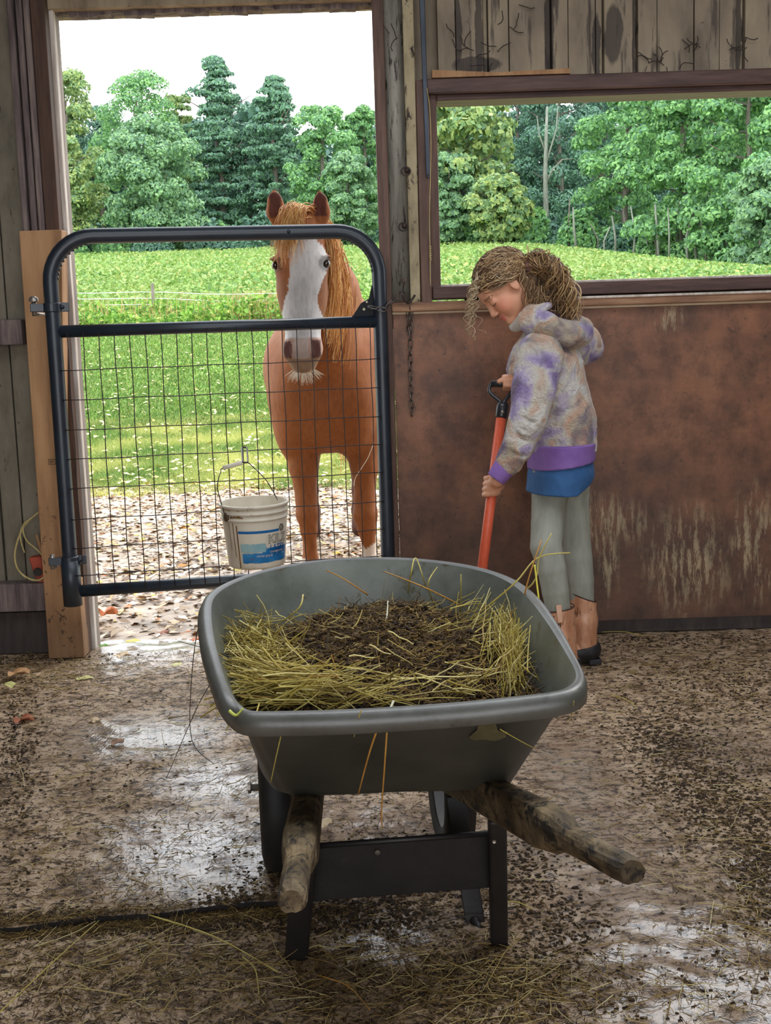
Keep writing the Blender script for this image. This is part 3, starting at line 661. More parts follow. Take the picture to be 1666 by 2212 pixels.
# tree kinds; unit size: height 1, crown radius 1 -> scaled per copy (x,y by radius, z by height)
def hz_(c, f=0.22): return tuple(a*(1-f)+b_*f for a, b_ in zip(c, (0.30, 0.42, 0.40)))   # distance haze mixed into the leaf colours
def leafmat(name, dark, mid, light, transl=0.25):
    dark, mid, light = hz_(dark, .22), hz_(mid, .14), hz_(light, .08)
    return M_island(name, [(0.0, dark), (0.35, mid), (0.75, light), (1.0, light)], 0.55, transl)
LM = {'maple': leafmat('maple_leaves', C8(74, 120, 74), C8(106, 158, 90), C8(142, 190, 108)),
      'yellow': leafmat('yellowing_leaves', C8(88, 122, 68), C8(122, 156, 84), C8(164, 180, 98)),
      'pale': leafmat('pale_green_leaves', C8(84, 124, 88), C8(110, 152, 102), C8(140, 178, 116)),
      'pine': leafmat('pine_needles', C8(56, 92, 76), C8(80, 122, 92), C8(106, 150, 104), 0.1),
      'blue': leafmat('shaded_blue_green_leaves', C8(58, 94, 82), C8(78, 118, 96), C8(100, 142, 108), 0.15)}
m_bark = M('tree_bark', [C8(90, 84, 76), C8(128, 120, 108)], 3, 0.9, (4, 4, 1))
m_paleb = M('pale_tree_bark', [C8(170, 170, 156), C8(206, 204, 190)], 3, 0.9, (4, 4, 1))
def crown(kind, n, leaf, seed, asp):
    rg = np.random.default_rng(seed); blobs = []
    if kind == 'pine':
        for lay in range(17):
            z = 0.12+0.85*lay/16; R = (1.0-0.86*((z-0.12)/0.85)**3.2)*rg.uniform(0.6, 1.05)*0.92
            for k in range(9):
                a = rg.uniform(0, 6.28); q = R*rg.uniform(0.2, 0.95); blobs.append(((q*math.cos(a), q*math.sin(a), z+rg.uniform(-.03, .03)), (rg.uniform(.12, .26), rg.uniform(.12, .26), rg.uniform(.014, .03))))
        blobs.append(((0, 0, 0.96), (0.12, 0.12, 0.03)))
    else:
        lo = 0.12 if kind != 'tall' else 0.06; m = 110
        for k in range(m):
            u = rg.random(); z = lo+(1-lo)*u; R = math.sin(math.pi*min(1, (u*0.84+0.10)))**0.6*0.84
            a = rg.uniform(0, 6.28); q = R*math.sqrt(rg.random()); s = rg.uniform(0.10, 0.27)
            blobs.append(((q*math.cos(a), q*math.sin(a), z-0.05), (s, s, s*asp*0.8)))
    w = np.array([b[1][0]*b[1][0] for b in blobs]); w /= w.sum(); idx = rg.choice(len(blobs), n, p=w)
    C = np.array([b[0] for b in blobs])[idx]; R = np.array([b[1] for b in blobs])[idx]
    d = rg.normal(size=(n, 3)); d[:, 2] = np.abs(d[:, 2])*1.0-0.25*np.abs(rg.normal(size=n)); d /= np.linalg.norm(d, axis=1, keepdims=True)
    return C+R*d*rg.uniform(0.82, 1.12, (n, 1)), d
PROTO = {}
def tree(kind, px, py_top, wpx, Y, label, group, seed=0, leaf=0.12, n=None, name='tree', trunk=None, leafm=None, base=None, shape=None):
    x = P(px, 600, Y)[0]; z0 = float(gz(x, Y)) if base is None else base
    H = P(px, py_top, Y)[2]-z0; R = wpx*1.22/2/FPX*Y; n = int((n or 9000)*1.9*(leaf/.12)**-1.0)
    key = (kind, seed, round(H/R, 0))
    leafm = leafm or LM[kind]; shape = shape or ('pine' if kind == 'pine' else 'round')
    pts, d = crown(shape, n, leaf, seed*17+int(px), R/H)
    pts = pts*np.array([R, R, H]); dd = d*np.array([1, 1, 1.0])
    root = empty(name, (x, Y, z0), label, 'tree' if name == 'tree' else 'bush', group)
    V, F = leaves_at(pts, dd, leaf, 0.6)
    o = mesh_np('foliage', V+np.array([x, Y, z0]), F, leafm, root, smooth=False); o['kind'] = 'stuff'
    if name == 'tree':
        b = MB(); tr = 0.014*H+0.06; rr = random.Random(seed+int(px))
        b.tube([(x, Y, z0-0.2), (x+rr.uniform(-.2, .2), Y, z0+H*0.35), (x+rr.uniform(-.3, .3), Y, z0+H*0.7), (x, Y, z0+H*0.93)], [tr, tr*.8, tr*.45, tr*.12], 8)
        for k in range(9):
            a = rr.uniform(0, 6.28); zz = z0+H*rr.uniform(.2, .8); L = R*rr.uniform(.4, .8)
            b.tube([(x, Y, zz), (x+L*.5*math.cos(a), Y+L*.5*math.sin(a), zz+L*.15), (x+L*math.cos(a), Y+L*math.sin(a), zz+L*.45)], [tr*.3, tr*.2, tr*.08], 5)
        b.build('trunk', trunk or m_bark, root, smooth=True)
    return root
G1 = 'trees beyond the field'
# seen through the doorway
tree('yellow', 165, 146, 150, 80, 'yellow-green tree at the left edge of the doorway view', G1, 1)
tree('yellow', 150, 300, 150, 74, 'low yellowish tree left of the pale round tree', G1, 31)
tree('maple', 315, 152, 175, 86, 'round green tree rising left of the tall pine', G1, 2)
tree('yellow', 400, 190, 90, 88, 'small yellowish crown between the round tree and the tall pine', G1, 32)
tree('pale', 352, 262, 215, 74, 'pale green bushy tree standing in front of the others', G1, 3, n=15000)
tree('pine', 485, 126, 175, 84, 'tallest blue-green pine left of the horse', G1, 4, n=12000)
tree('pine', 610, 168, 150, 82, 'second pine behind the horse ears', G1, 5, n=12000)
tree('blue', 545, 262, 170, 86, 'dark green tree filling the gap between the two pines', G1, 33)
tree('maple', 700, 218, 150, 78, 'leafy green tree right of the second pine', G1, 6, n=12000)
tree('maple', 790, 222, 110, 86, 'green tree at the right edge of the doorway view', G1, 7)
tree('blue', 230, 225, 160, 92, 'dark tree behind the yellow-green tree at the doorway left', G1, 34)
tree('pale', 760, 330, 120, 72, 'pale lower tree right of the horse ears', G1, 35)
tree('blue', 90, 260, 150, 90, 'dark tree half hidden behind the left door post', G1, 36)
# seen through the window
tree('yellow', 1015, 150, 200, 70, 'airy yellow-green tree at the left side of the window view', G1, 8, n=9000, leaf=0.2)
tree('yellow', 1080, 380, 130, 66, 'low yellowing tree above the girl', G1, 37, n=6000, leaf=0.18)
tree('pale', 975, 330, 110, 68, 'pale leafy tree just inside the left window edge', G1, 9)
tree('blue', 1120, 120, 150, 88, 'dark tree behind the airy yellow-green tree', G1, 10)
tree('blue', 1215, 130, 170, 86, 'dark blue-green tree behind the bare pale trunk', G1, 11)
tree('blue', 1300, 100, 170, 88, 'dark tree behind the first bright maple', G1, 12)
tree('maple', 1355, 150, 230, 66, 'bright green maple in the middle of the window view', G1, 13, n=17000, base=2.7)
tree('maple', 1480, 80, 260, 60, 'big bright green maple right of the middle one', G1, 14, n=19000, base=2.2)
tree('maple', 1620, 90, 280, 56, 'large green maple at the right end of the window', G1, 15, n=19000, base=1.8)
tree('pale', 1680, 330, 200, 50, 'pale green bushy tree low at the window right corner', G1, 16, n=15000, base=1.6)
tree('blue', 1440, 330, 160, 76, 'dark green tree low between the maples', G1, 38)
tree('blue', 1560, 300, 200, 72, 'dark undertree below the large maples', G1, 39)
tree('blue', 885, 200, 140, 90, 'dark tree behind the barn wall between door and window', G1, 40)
# pale bare trunk with branches
x = P(1180, 500, 68)[0]; z0 = float(gz(x, 68)); pt = MB(); m_dimbark = M('dull_pale_bark', [C8(112, 116, 104), C8(150, 152, 138)], 3, .9, (4, 4, 1))
def tp(l, Y): return [P(a, c, Y) for a, c in l]
pt.tube([(x, 68, z0-.2)]+tp([(1180, 470), (1178, 380), (1180, 300), (1182, 230)], 68), [.17, .15, .12, .09, .05], 8)
pt.tube(tp([(1180, 395), (1195, 365), (1215, 345), (1240, 343)], 68), [.07, .05, .04, .02], 6)
pt.tube(tp([(1178, 360), (1190, 320), (1202, 280), (1205, 230)], 68), [.07, .05, .04, .02], 6)
pt.tube(tp([(1179, 330), (1165, 290), (1160, 250)], 68), [.05, .04, .02], 6)
tag(pt.build('bare_tree', m_dimbark, smooth=True), 'pale bare forked trunk standing among dark trees in the window', 'tree')
for i, (px, py0, py1, Y, lb) in enumerate(((992, 380, 540, 70, 'slim dark trunk at the left of the window view'), (1290, 470, 560, 72, 'short brown trunk below the middle of the window view'), (1555, 500, 590, 58, 'pale trunk standing under the large maples'),
                                       (1152, 440, 520, 74, 'thin pale trunk left of the bare forked tree'), (1420, 500, 575, 64, 'dark trunk under the bright green maple'), (1605, 520, 592, 55, 'thin trunk at the window right under pale leaves'))):
    q = P(px, py1, Y); zb = float(gz(q[0], Y)); tag(MB().tube([(q[0], Y, min(zb, q[2])-.2), P(px+3, (py0+py1)/2, Y), P(px, py0, Y)], [.14, .12, .08], 7).build('bare_tree', m_dimbark if i in (2, 3, 5) else m_bark, smooth=True), lb, 'tree', 'trunks at the wood edge')
rq = random.Random(11)
for i in range(22):
    px = 1230+20*i+rq.uniform(-6, 6); Y = 62-0.5*i+rq.uniform(0, 5); x = P(px, 560, Y)[0]; zb = float(gz(x, Y)); Hq = rq.uniform(1.3, 2.7); rq_ = rq.uniform(.04, .09)
    tag(MB().tube([(x, Y, zb-.2), (x+rq.uniform(-.15, .15), Y, zb+Hq*.5), (x+rq.uniform(-.4, .4), Y, zb+Hq)], [rq_, rq_*.8, rq_*.5], 6).build('bare_tree', m_dimbark if i % 3 else m_bark, smooth=True), 'slim bare trunk at the wood edge under the canopies on the right', 'tree', 'slim trunks under the right canopies')
# undergrowth along the foot of the trees
us = [(140+38*i, 72+((i*7) % 5)*1.5) for i in range(18)]+[(930+36*i, 70-0.55*i+((i*5) % 3)) for i in range(11)]+[(1350+62*i, 64-1.0*i) for i in range(6)]
for i, (px, Y) in enumerate(us):
    x = P(px, 560, Y)[0]; z0 = float(gz(x, Y)); zt_ = z0+1.6+1.0*((i*37) % 10)/10; R = 1.5
    root = empty('bush', (x, Y, z0), 'low bush in the undergrowth along the foot of the far trees', 'bush', 'bushes at the wood edge')
    rg = np.random.default_rng(i); n = 1500; d = rg.normal(size=(n, 3)); d[:, 2] = np.abs(d[:, 2]); d /= np.linalg.norm(d, axis=1, keepdims=True)
    pts = np.array([x, Y, z0])+d*np.array([R, 1.0, zt_-z0])*(0.7+0.3*np.abs(vnoise(d, 4, i)))[:, None]
    V, F = leaves_at(pts, d, 0.17, 0.5); o = mesh_np('foliage', V, F, LM['blue' if i % 3 else 'maple'], root, smooth=False); o['kind'] = 'stuff'
# dark wood interior far behind, a bank of shadowed trees
for i in range(14):
    px = 60+i*125; Y = 97; tree('blue', px, (225 if px < 900 else 130)+30*((i*3) % 4), 210, Y, 'dense shaded tree deep in the wood behind the front row', 'deep wood trees', 50+i, n=9000, leaf=0.3)

# crop leaves, weeds, grass, fallen leaves: uncountable stuff
def scatter(n, x0, x1, y0, y1, pw=1.0):
    t = RNG.random(n)**pw; y = y0+(y1-y0)*t; k = (y/y1)*1.0; xc = RNG.random(n); x = (x0+(x1-x0)*xc)*(0.25+0.75*y/y1); return x, y
def wedge(n, y0, y1, pxa, pxb, pw=1.6):   # points in the wedge of ground seen between two bearings
    y = y0+(y1-y0)*RNG.random(n)**pw; s = RNG.uniform((pxa-833)/FPX, (pxb-833)/FPX, n); return s*y, y
x, y = wedge(110000, 30, 90, 60, 1900, 1.25); 
pts = np.stack([x, y, gz(x, y)+RNG.uniform(0.0, 0.22, len(x))], -1)
V, F = leaves_at(pts, np.tile([[0, -0.3, 1.0]], (len(x), 1)), 0.085, 0.45)
m_crop = M_island('crop_leaves', [(0, C8(80, 118, 62)), (0.35, C8(112, 150, 74)), (0.7, C8(136, 172, 88)), (0.9, C8(162, 174, 98)), (1, C8(180, 168, 100))], 0.5, 0.2, (0.22, C8(146, 166, 92)))
tag(mesh_np('crop_leaves', V, F, m_crop, smooth=False), 'yellow-green crop leaves covering the sloping field', 'crop', kind='stuff')
# weeds by the fence
x, y = wedge(26000, 25.5, 29.5, 100, 900, 1.0); hgt = 0.30+0.30*vnoise(np.stack([x, y, x*0], -1), 1.1)
pts = np.stack([x, y, gz(x, y)+np.abs(hgt)*RNG.random(len(x))*1.2+0.02], -1)
V, F = leaves_at(pts, np.tile([[0, -0.6, 0.7]], (len(x), 1)), 0.055, 0.3)
tag(mesh_np('weeds', V, F, M_island('weed_leaves', [(0, C8(74, 116, 44)), (0.5, C8(120, 164, 66)), (0.85, C8(160, 196, 90)), (1, C8(196, 176, 110))], 0.5, 0.3), smooth=False), 'tangled green weeds growing along the wire fence', 'weeds', kind='stuff')
x, y = wedge(900, 25.5, 29.5, 520, 720, 1.0); x2, y2 = wedge(500, 25.5, 29.5, 180, 800, 1.0); x = np.concatenate([x, x2]); y = np.concatenate([y, y2]); n = len(x)
L = RNG.uniform(0.3, 0.7, n); d = np.stack([RNG.normal(0, .12, n), RNG.normal(0, .12, n), np.ones(n)], -1)*L[:, None]; b0 = np.stack([x, y, gz(x, y)], -1)
V, F = tubes(np.stack([b0, b0+d*.6, b0+d], 1), np.array([[.006, .005, .002]]), 3)
tag(mesh_np('dry_stalks', V, F, M_island('dry_stalk', [(0, C8(150, 120, 84)), (1, C8(196, 170, 110))], 0.8), smooth=False), 'dry brown weed stalks by the wire fence', 'weeds', kind='stuff')
# lawn grass, longer towards the barn
def blades(n, ya, yb, h0, h1, w, stops, name, label, pw=1.0, pxa=80, pxb=900, mask=None, big=None):
    x, y = wedge(n, ya, yb, pxa, pxb, pw)
    if mask is not None: k = mask(x, y); x, y = x[k], y[k]
    n = len(x); b0 = np.stack([x, y, gz(x, y)+0.0], -1); L = RNG.uniform(h0, h1, n)[:, None]
    lean = np.stack([RNG.normal(0, .5, n), RNG.normal(0, .5, n), np.ones(n)*0.8], -1); a = RNG.uniform(0, math.pi, n); sd = np.stack([np.cos(a), np.sin(a), a*0], -1)*w
    V = np.stack([b0-sd, b0+sd, b0+lean*L+sd*.1, b0+lean*L-sd*.1], 1).reshape(-1, 3)
    return tag(mesh_np(name, V, np.arange(n*4).reshape(-1, 4), M_island(name+'_blade', stops, 0.6, 0.35, big), smooth=False), label, 'grass', kind='stuff')
gs = [(0, C8(74, 102, 46)), (0.5, C8(100, 132, 58)), (0.85, C8(126, 156, 74)), (1, C8(176, 168, 112))]
blades(60000, 14, 26, 0.03, 0.07, 0.012, gs, 'lawn_grass', 'short bright green grass of the paddock', 1.3)
blades(60000, 9.0, 14.5, 0.03, 0.09, 0.005, gs, 'near_grass', 'longer green and yellow grass beyond the leaf litter', 1.0,
       mask=lambda x, y: (y+0.5*vnoise(np.stack([x, y, x*0], -1), 2.5)) > 9.35, big=(1.2, C8(206, 200, 120)))
# fallen leaves: litter outside the doorway
def litter(n, xa, xb, ya, yb, size, stops, name, label, zf, pw=1.0, flat=0.72, wed=None, transl=0.0, rough=0.5):
    if wed: x, y = wedge(n, ya, yb, wed[0], wed[1], pw)
    else: x = RNG.uniform(xa, xb, n); y = ya+(yb-ya)*RNG.random(n)**pw
    pts = np.stack([x, y, zf(x, y)+RNG.uniform(0.004, 0.03, len(x))], -1)
    V, F = leaves_at(pts, np.tile([[0, 0, 1.0]], (len(x), 1)), size, flat)
    return tag(mesh_np(name, V, F, M_island(name+'_colour', stops, rough, transl), smooth=False), label, 'leaves', kind='stuff')
ls = [(0, C8(112, 86, 62)), (0.2, C8(166, 140, 110)), (0.45, C8(200, 180, 152)), (0.7, C8(226, 214, 196)), (0.86, C8(206, 164, 110)), (0.92, C8(190, 110, 60)), (0.96, C8(220, 200, 90)), (1, C8(90, 64, 46))]
litter(11000, 0, 0, 4.95, 9.9, 0.030, ls, 'leaf_litter', 'pale and brown fallen leaves covering the ground outside the doorway', gz, 0.8, wed=(60, 920))
litter(3200, 0, 0, 4.9, 9.6, 0.02, [(0, C8(70, 52, 40)), (1, C8(120, 90, 64))], 'dark_leaf_crumbs', 'dark rotting leaf crumbs among the fallen leaves', gz, 0.8, wed=(60, 920))
litter(1500, 0, 0, 9.6, 22, 0.035, [(0, C8(200, 180, 130)), (0.5, C8(226, 210, 150)), (1, C8(214, 186, 90))], 'lawn_leaves', 'scattered pale leaves lying on the paddock grass', lambda x, y: gz(x, y)+0.03, 1.4, wed=(100, 900))

# wire fence beyond the paddock
YF = 27.5
fr = empty('wire_fence', (P(332, 660, YF)[0], YF, float(gz(P(332, 660, YF)[0], YF))), 'low wire fence with a grey post between paddock and crop field', 'fence')
for px in (332, 30, 640, 950):
    x = P(px, 660, YF)[0]; zb = float(gz(x, YF)); MB().tube([(x, YF, zb-.1), (x, YF, P(px, 612, YF)[2])], 0.035, 7).build('post', m_bark, fr, smooth=True)
m_wire = M('white_fence_tape', [C8(226, 226, 216), C8(240, 240, 232)], 3, 0.5)
for (ya, yb) in ((628, 634), (640, 650), (653, 664)):
    pts = [P(px, ya+(yb-ya)*(px-30)/700.+4*math.sin((px-30)/300*math.pi)**2, YF) for px in range(0, 1000, 50)]
    MB().tube(pts, 0.007, 4).build('wire', m_wire, fr)
# ------------------------------------------------------------------ gate (its own straight frame, hinged left, a little askew to the wall)
GA = np.array([-1.146, 4.45, 0]); GB = np.array([0.004, 4.66, 0]); GU = (GB-GA)/np.linalg.norm(GB-GA); GW = float(np.linalg.norm(GB-GA))
GN = np.cross(GU, [0, 0, 1.]); GN = GN*(1 if GN[1] < 0 else -1)      # towards the camera
def G(u, z, o=0.0): return GA+GU*u+np.array([0, 0, z])+GN*o
def gpix(px, py):                    # row/column on the gate plane
    v = _ray(px, py); n = GN; t = np.dot(GA-np.array([0, 0, EYE]), n)/np.dot(v, n); p = np.array([0, 0, EYE])+v*t; return np.dot(p-GA, GU), p[2]
m_gate = M('black_blue_gate_paint', [C8(24, 32, 42), C8(38, 48, 58)], 8, 0.38, bmp=0.1, stain=C8(52, 50, 48), stain_scale=26, stain_th=0.68, spec=0.6)
m_plate = M('matt_black_plate', [C8(20, 22, 26), C8(32, 34, 38)], 12, 0.7, spec=0.3)
m_gwire = M('dark_gate_wire', [C8(46, 40, 42), C8(70, 56, 52)], 20, 0.4, metal=0.3)
gate = empty('gate', GA+np.array([0, 0, 0.0]), 'blue-black tubular steel gate with wire mesh hung in the doorway', 'gate')
r = 0.0265; zt, zm, zb = gpix(460, 505)[1], gpix(460, 706)[1], gpix(330, 1266)[1]
R = 0.155; path = [G(0, 0.26), G(0, zt-R)]
path += [G(R-R*math.cos(a), zt-R+R*math.sin(a)) for a in np.linspace(0.15, math.pi/2, 9)]
path += [G(GW-R+R*math.sin(a), zt-R+R*math.cos(a)) for a in np.linspace(0, math.pi/2-0.15, 9)]
path += [G(GW, zt-R), G(GW, 0.20)]
pp = []
for i in range(len(path)-1):
    n = 6 if np.linalg.norm(path[i+1]-path[i]) > 0.3 else 1
    for t in range(n): pp.append(path[i]+(path[i+1]-path[i])*t/n)
pp.append(path[-1]); MB().tube(pp, r, 20).build('frame', m_gate, gate, smooth=True)
MB().tube([G(0.0, zm), G(GW, zm)], 0.022, 18).build('middle_rail', m_gate, gate, smooth=True)
MB().tube([G(0.0, zb), G(GW, zb)], 0.022, 18).build('bottom_rail', m_gate, gate, smooth=True)
for s in (0, 1):                      # crimps on the inside of both bends
    b = MB()
    for a in np.linspace(0.1, 1.35, 11):
        u = R-(R-r*0.93)*math.cos(a); z = zt-R+(R-r*0.93)*math.sin(a); u = GW-u if s else u
        b.lathe(G(u, z)+GN*0.004, [(0.0005, -0.004), (0.0065, -0.0035), (0.0075, 0), (0.0065, 0.0035), (0.0005, 0.004)], (math.cos(a)*GU[0], 0, math.sin(a)), 8)
    b.build('bend_crimp', m_gate, gate, smooth=True)
# mesh
u0, u1 = 0.045, GW-0.045; z1 = zm; zw = [gpix(160, y)[1] for y in (799, 863, 928, 991, 1054, 1120, 1182, 1241)]
zw[-1] = max(zw[-1], zb+0.03); b = MB(); n = 21; rr = random.Random(4)
for i in range(n):
    u = u0+(u1-u0)*i/(n-1); k = 14
    b.tube([G(u+0.0015*math.sin(j*1.3+i), z1+(zb-0.0-z1)*j/k, 0.0245 if 0 < j else 0.02) for j in range(k+1)], 0.0019, 6)
for z in zw:
    b.tube([G(0.018+(GW-0.036)*j/20, z+0.0015*math.sin(j*1.1+z*9), 0.0285) for j in range(21)], 0.0019, 6)
    for u in (0.018, GW-0.018): b.lathe(G(u, z, 0.026), [(0.0005, 0), (0.004, 0.001), (0.004, 0.005)], tuple(GN), 8)
b.build('wire_mesh', m_gwire, gate, smooth=True)
b = MB(); zl = gpix(830, 662)[1]     # latch plate in the upper right corner
pl = [(815, 608), (803, 618), (797, 645), (780, 655), (764, 680), (758, 686), (822, 686), (822, 612)]
b.prism([G(*gpix(*q), 0.003) for q in pl], -GN*0.006); b.build('latch_plate', m_plate, gate)
m_hole = M('daylit_hole_edge', [C8(190, 186, 150), C8(206, 200, 160)], 8, 0.6)
b = MB()
for q, rr_ in (((786, 668), .005), ((792, 652), .004)): b.lathe(G(*gpix(*q), 0.0035), [(0.0005, 0), (rr_, 0.0008)], tuple(GN), 12)
b.build('plate_hole', m_hole, gate)
q = gpix(622, 502); MB().lathe(G(q[0], zt, r-0.002), [(0.0075, 0), (0.006, 0.003), (0.0005, 0.004)], tuple(GN), 14).build('rivet', m_steel, gate, smooth=True)
def hinge(z, upper):
    b = MB()
    b.lathe(G(0, z-0.016), [(r+0.001, 0), (r+0.0055, 0.001), (r+0.0055, 0.031), (r+0.001, 0.032)], (0, 0, 1), 20)
    b.add(*MB_box(G(0.03, z), 0.028, 0.006, 0.016)); b.add(*MB_box(G(-0.045, z), 0.03, 0.011, 0.014))
    o = b.build('hinge_clamp', m_gate, gate, bevel=0.002)
    c = MB().lathe(G(0.034, z, 0.008), [(0.0005, 0.008), (0.0075, 0.007), (0.008, 0), (0.008, -0.004)], tuple(GN), 10); c.build('bolt', m_steel, o, smooth=True)
def MB_box(c, hx, hy, hz):
    V = [c+GU*hx*i+GN*hy*j+np.array([0, 0, hz*k]) for k in (-1, 1) for j in (-1, 1) for i in (-1, 1)]
    return np.array(V), [[0, 2, 3, 1], [4, 5, 7, 6], [0, 1, 5, 4], [2, 6, 7, 3], [0, 4, 6, 2], [1, 3, 7, 5]]
hz1, hz2 = gpix(118, 664)[1], gpix(145, 1211)[1]; hinge(hz1, 1); hinge(hz2, 0)
MB().lathe(G(0, 0.245), [(0.001, 0), (0.034, 0), (0.034, 0.165), (0.027, 0.168)], (0, 0, 1), 20).build('foot_sleeve', m_gate, gate, smooth=True)
m_bolt = M('worn_bolt_steel', [C8(120, 112, 104), C8(176, 168, 158)], 30, 0.35, metal=0.7)
for z, lab in ((hz1, 'upper gate hinge bolt with domed head screwed in the tan post'), (hz2, 'lower gate hinge bolt screwed in the tan post')):
    b = MB(); c = G(-0.062, z); b.tube([c-np.array([0, 0, .028]), c+np.array([0, 0, .026])], 0.0085, 12)
    b.tube([c-np.array([0, 0, .022]), np.array([c[0]+0.012, 4.64, c[2]-.022])], 0.007, 10)
    if z == hz1: b.lathe(c+np.array([0, 0, .022]), [(0.017, 0), (0.016, 0.012), (0.008, 0.019), (0.0005, 0.02)], (0, 0, 1), 16)
    tag(b.build('hinge_bolt', m_bolt, smooth=True), lab, 'bolt')

# ------------------------------------------------------------------ bucket hanging on the gate mesh
m_buck = M('dirty_white_bucket_plastic', [C8(186, 174, 152), C8(214, 204, 184), C8(226, 218, 200)], 5, 0.45, (1, 1, 0.6), 0.05, stain=C8(130, 104, 70), stain_scale=7, stain_th=0.66)
BC = P(545, 1150, 4.38); sc = 4.38/FPX
bt, bb_ = P(546, 1082, 4.38), P(556, 1218, 4.38); ax = bt-bb_; HB = float(np.linalg.norm(ax)); ax /= HB; ax = ax+np.array([0.02, -0.03, 0]); ax /= np.linalg.norm(ax)
RT, RB = 73*sc*1.01, 61*sc*1.01
bucket = empty('bucket', bb_, 'dirty white plastic paint bucket with blue label hanging on the gate', 'bucket')
prof = [(0.001, 0), (RB-.004, 0), (RB, 0.004)]
for t in np.linspace(0.05, 0.74, 8): prof.append((RB+(RT-RB)*t, HB*t))
def rr_(t): return RB+(RT-RB)*t
prof += [(rr_(.76), HB*.76), (rr_(.765)+.006, HB*.775), (rr_(.78)+.001, HB*.785), (rr_(.86), HB*.86), (rr_(.865)+.006, HB*.87), (rr_(.88)+.001, HB*.885), (rr_(.95), HB*.95), (rr_(.96)+.005, HB*.962),
         (rr_(1)+.005, HB*.995), (rr_(1)+.003, HB), (rr_(1)-.002, HB), (rr_(1)-.003, HB*.99), (RB-.003, 0.004), (0.001, 0.004)]
MB().lathe(bb_, prof, tuple(ax), 56).build('body', m_buck, bucket, smooth=True)
e1 = np.cross(ax, [0, 1., 0]); e1 /= np.linalg.norm(e1); e1 = e1 if e1[0] > 0 else -e1; e2 = np.cross(ax, e1); e2 = e2 if e2[1] < 0 else -e2   # e1 right, e2 to camera
def B(a, h, o=0.0006):               # angle from camera-facing (rad, + to the right), height
    R_ = RB+(RT-RB)*h/HB+o; return bb_+ax*h+(e1*math.sin(a)+e2*math.cos(a))*R_
def patch(a0, a1, h0, h1, m, name, parent, o=0.0007, n=24, rag=0.0):
    V = []; F = []; rg = random.Random(int(h0*1e4)); k = 6
    for i in range(n+1):
        j0, j1 = rag*rg.random(), rag*rg.random()
        for j in range(k+1):
            t = j/k; V.append(B(a0+(a1-a0)*i/n, (h0+j0)*(1-t)+(h1-j1)*t, o))
    for i in range(n):
        for j in range(k): F.append([i*(k+1)+j, (i+1)*(k+1)+j, (i+1)*(k+1)+j+1, i*(k+1)+j+1])
    return mesh_np(name, V, F, m, parent, True)
m_lab = M('blue_printed_label', [C8(20, 84, 140), C8(32, 118, 178), C8(70, 146, 190)], 12, 0.4, stain=C8(196, 200, 196), stain_scale=46, stain_th=0.64)
m_labs = M('faded_sky_label', [C8(120, 166, 180), C8(160, 190, 190)], 12, 0.4, stain=C8(206, 206, 196), stain_scale=30, stain_th=0.6)
m_labw = M('label_paper', [C8(206, 198, 180), C8(220, 214, 198)], 12, 0.5)
m_blue = M('label_blue', [C8(14, 92, 156), C8(24, 108, 172)], 12, 0.4)
m_grey = M('label_grey_ink', [C8(88, 84, 78), C8(110, 104, 96)], 12, 0.5)
patch(-0.38, 1.36, 0.10*HB, 0.27*HB, m_lab, 'label', bucket, rag=0.003)
patch(-0.42, 0.42, 0.27*HB, 0.42*HB, m_labs, 'label', bucket, rag=0.003)
patch(0.30, 1.36, 0.25*HB, 0.36*HB, m_lab, 'label', bucket, 0.0006)
patch(-0.46, 0.92, 0.575*HB, 0.615*HB, m_blue, 'label_stripe', bucket)
patch(0.44, 1.36, 0.335*HB, 0.54*HB, m_labw, 'label_panel', bucket, 0.0013)
def bt_(txt, size, a0, h0, m, nm, o=0.0020, slant=0.0, offs=0.0):
    return text_mesh(nm, txt, size, m, lambda x, y, z: B(a0+x/RT, h0+y+slant*x, o), bucket, offset=offs)
bt_('KILZ', 0.044, 0.50, 0.405*HB, m_grey, 'lettering', 0.0018, offs=0.0016); bt_('KILZ', 0.044, 0.50, 0.405*HB, m_labw, 'lettering', 0.0024, offs=-0.0006)
bt_('LATEX', 0.026, 0.56, 0.30*HB, m_blue, 'lettering', 0.0022, offs=0.0006)
bt_('STAINBLOCKER', 0.009, 0.56, 0.255*HB, m_labw, 'lettering', 0.0022)
bt_('PRIMER SEALER', 0.010, 0.1, 0.20*HB, m_labw, 'lettering', 0.0022); bt_('1 GAL', 0.012, -0.22, 0.16*HB, m_grey, 'lettering', 0.0022)
b = MB(); c = B(1.03, 0.625*HB, 0.001)
nrm = e1*math.sin(1.03)+e2*math.cos(1.03)
b.lathe(c, [(0.006, 0.0), (0.0125, 0.0005)], tuple(nrm), 24); b.lathe(c, [(0.0005, 0.0), (0.0035, 0.0005)], tuple(nrm), 16); b.build('label_seal', m_grey, bucket)
m_rust = M('brown_drip', [C8(96, 66, 36), C8(140, 104, 60)], 40, 0.5)
for a, h0, h1, w in ((-0.62, 0.03, 0.70, .045), (-0.75, 0.2, 0.74, .03), (-0.92, 0.3, 0.74, .02)): patch(a+0.1, a+0.1+w, h0*HB, h1*HB, m_rust, 'dirt_streak', bucket, 0.0009, 6)
patch(-0.92, -0.15, 0.93*HB, 0.952*HB, m_rust, 'dirt_streak', bucket, 0.0055, 14, 0.004)
patch(-0.70, -0.25, 0.80*HB, 0.855*HB, m_rust, 'dirt_streak', bucket, 0.0016, 8, 0.006)
earA = -0.88; er = B(earA, 0.82*HB, 0.004); bE = MB().lathe(er-(e1*math.sin(earA)+e2*math.cos(earA))*0.004, [(0.016, 0), (0.015, 0.006), (0.006, 0.008), (0.0005, 0.008)], tuple(e1*math.sin(earA)+e2*math.cos(earA)), 20)
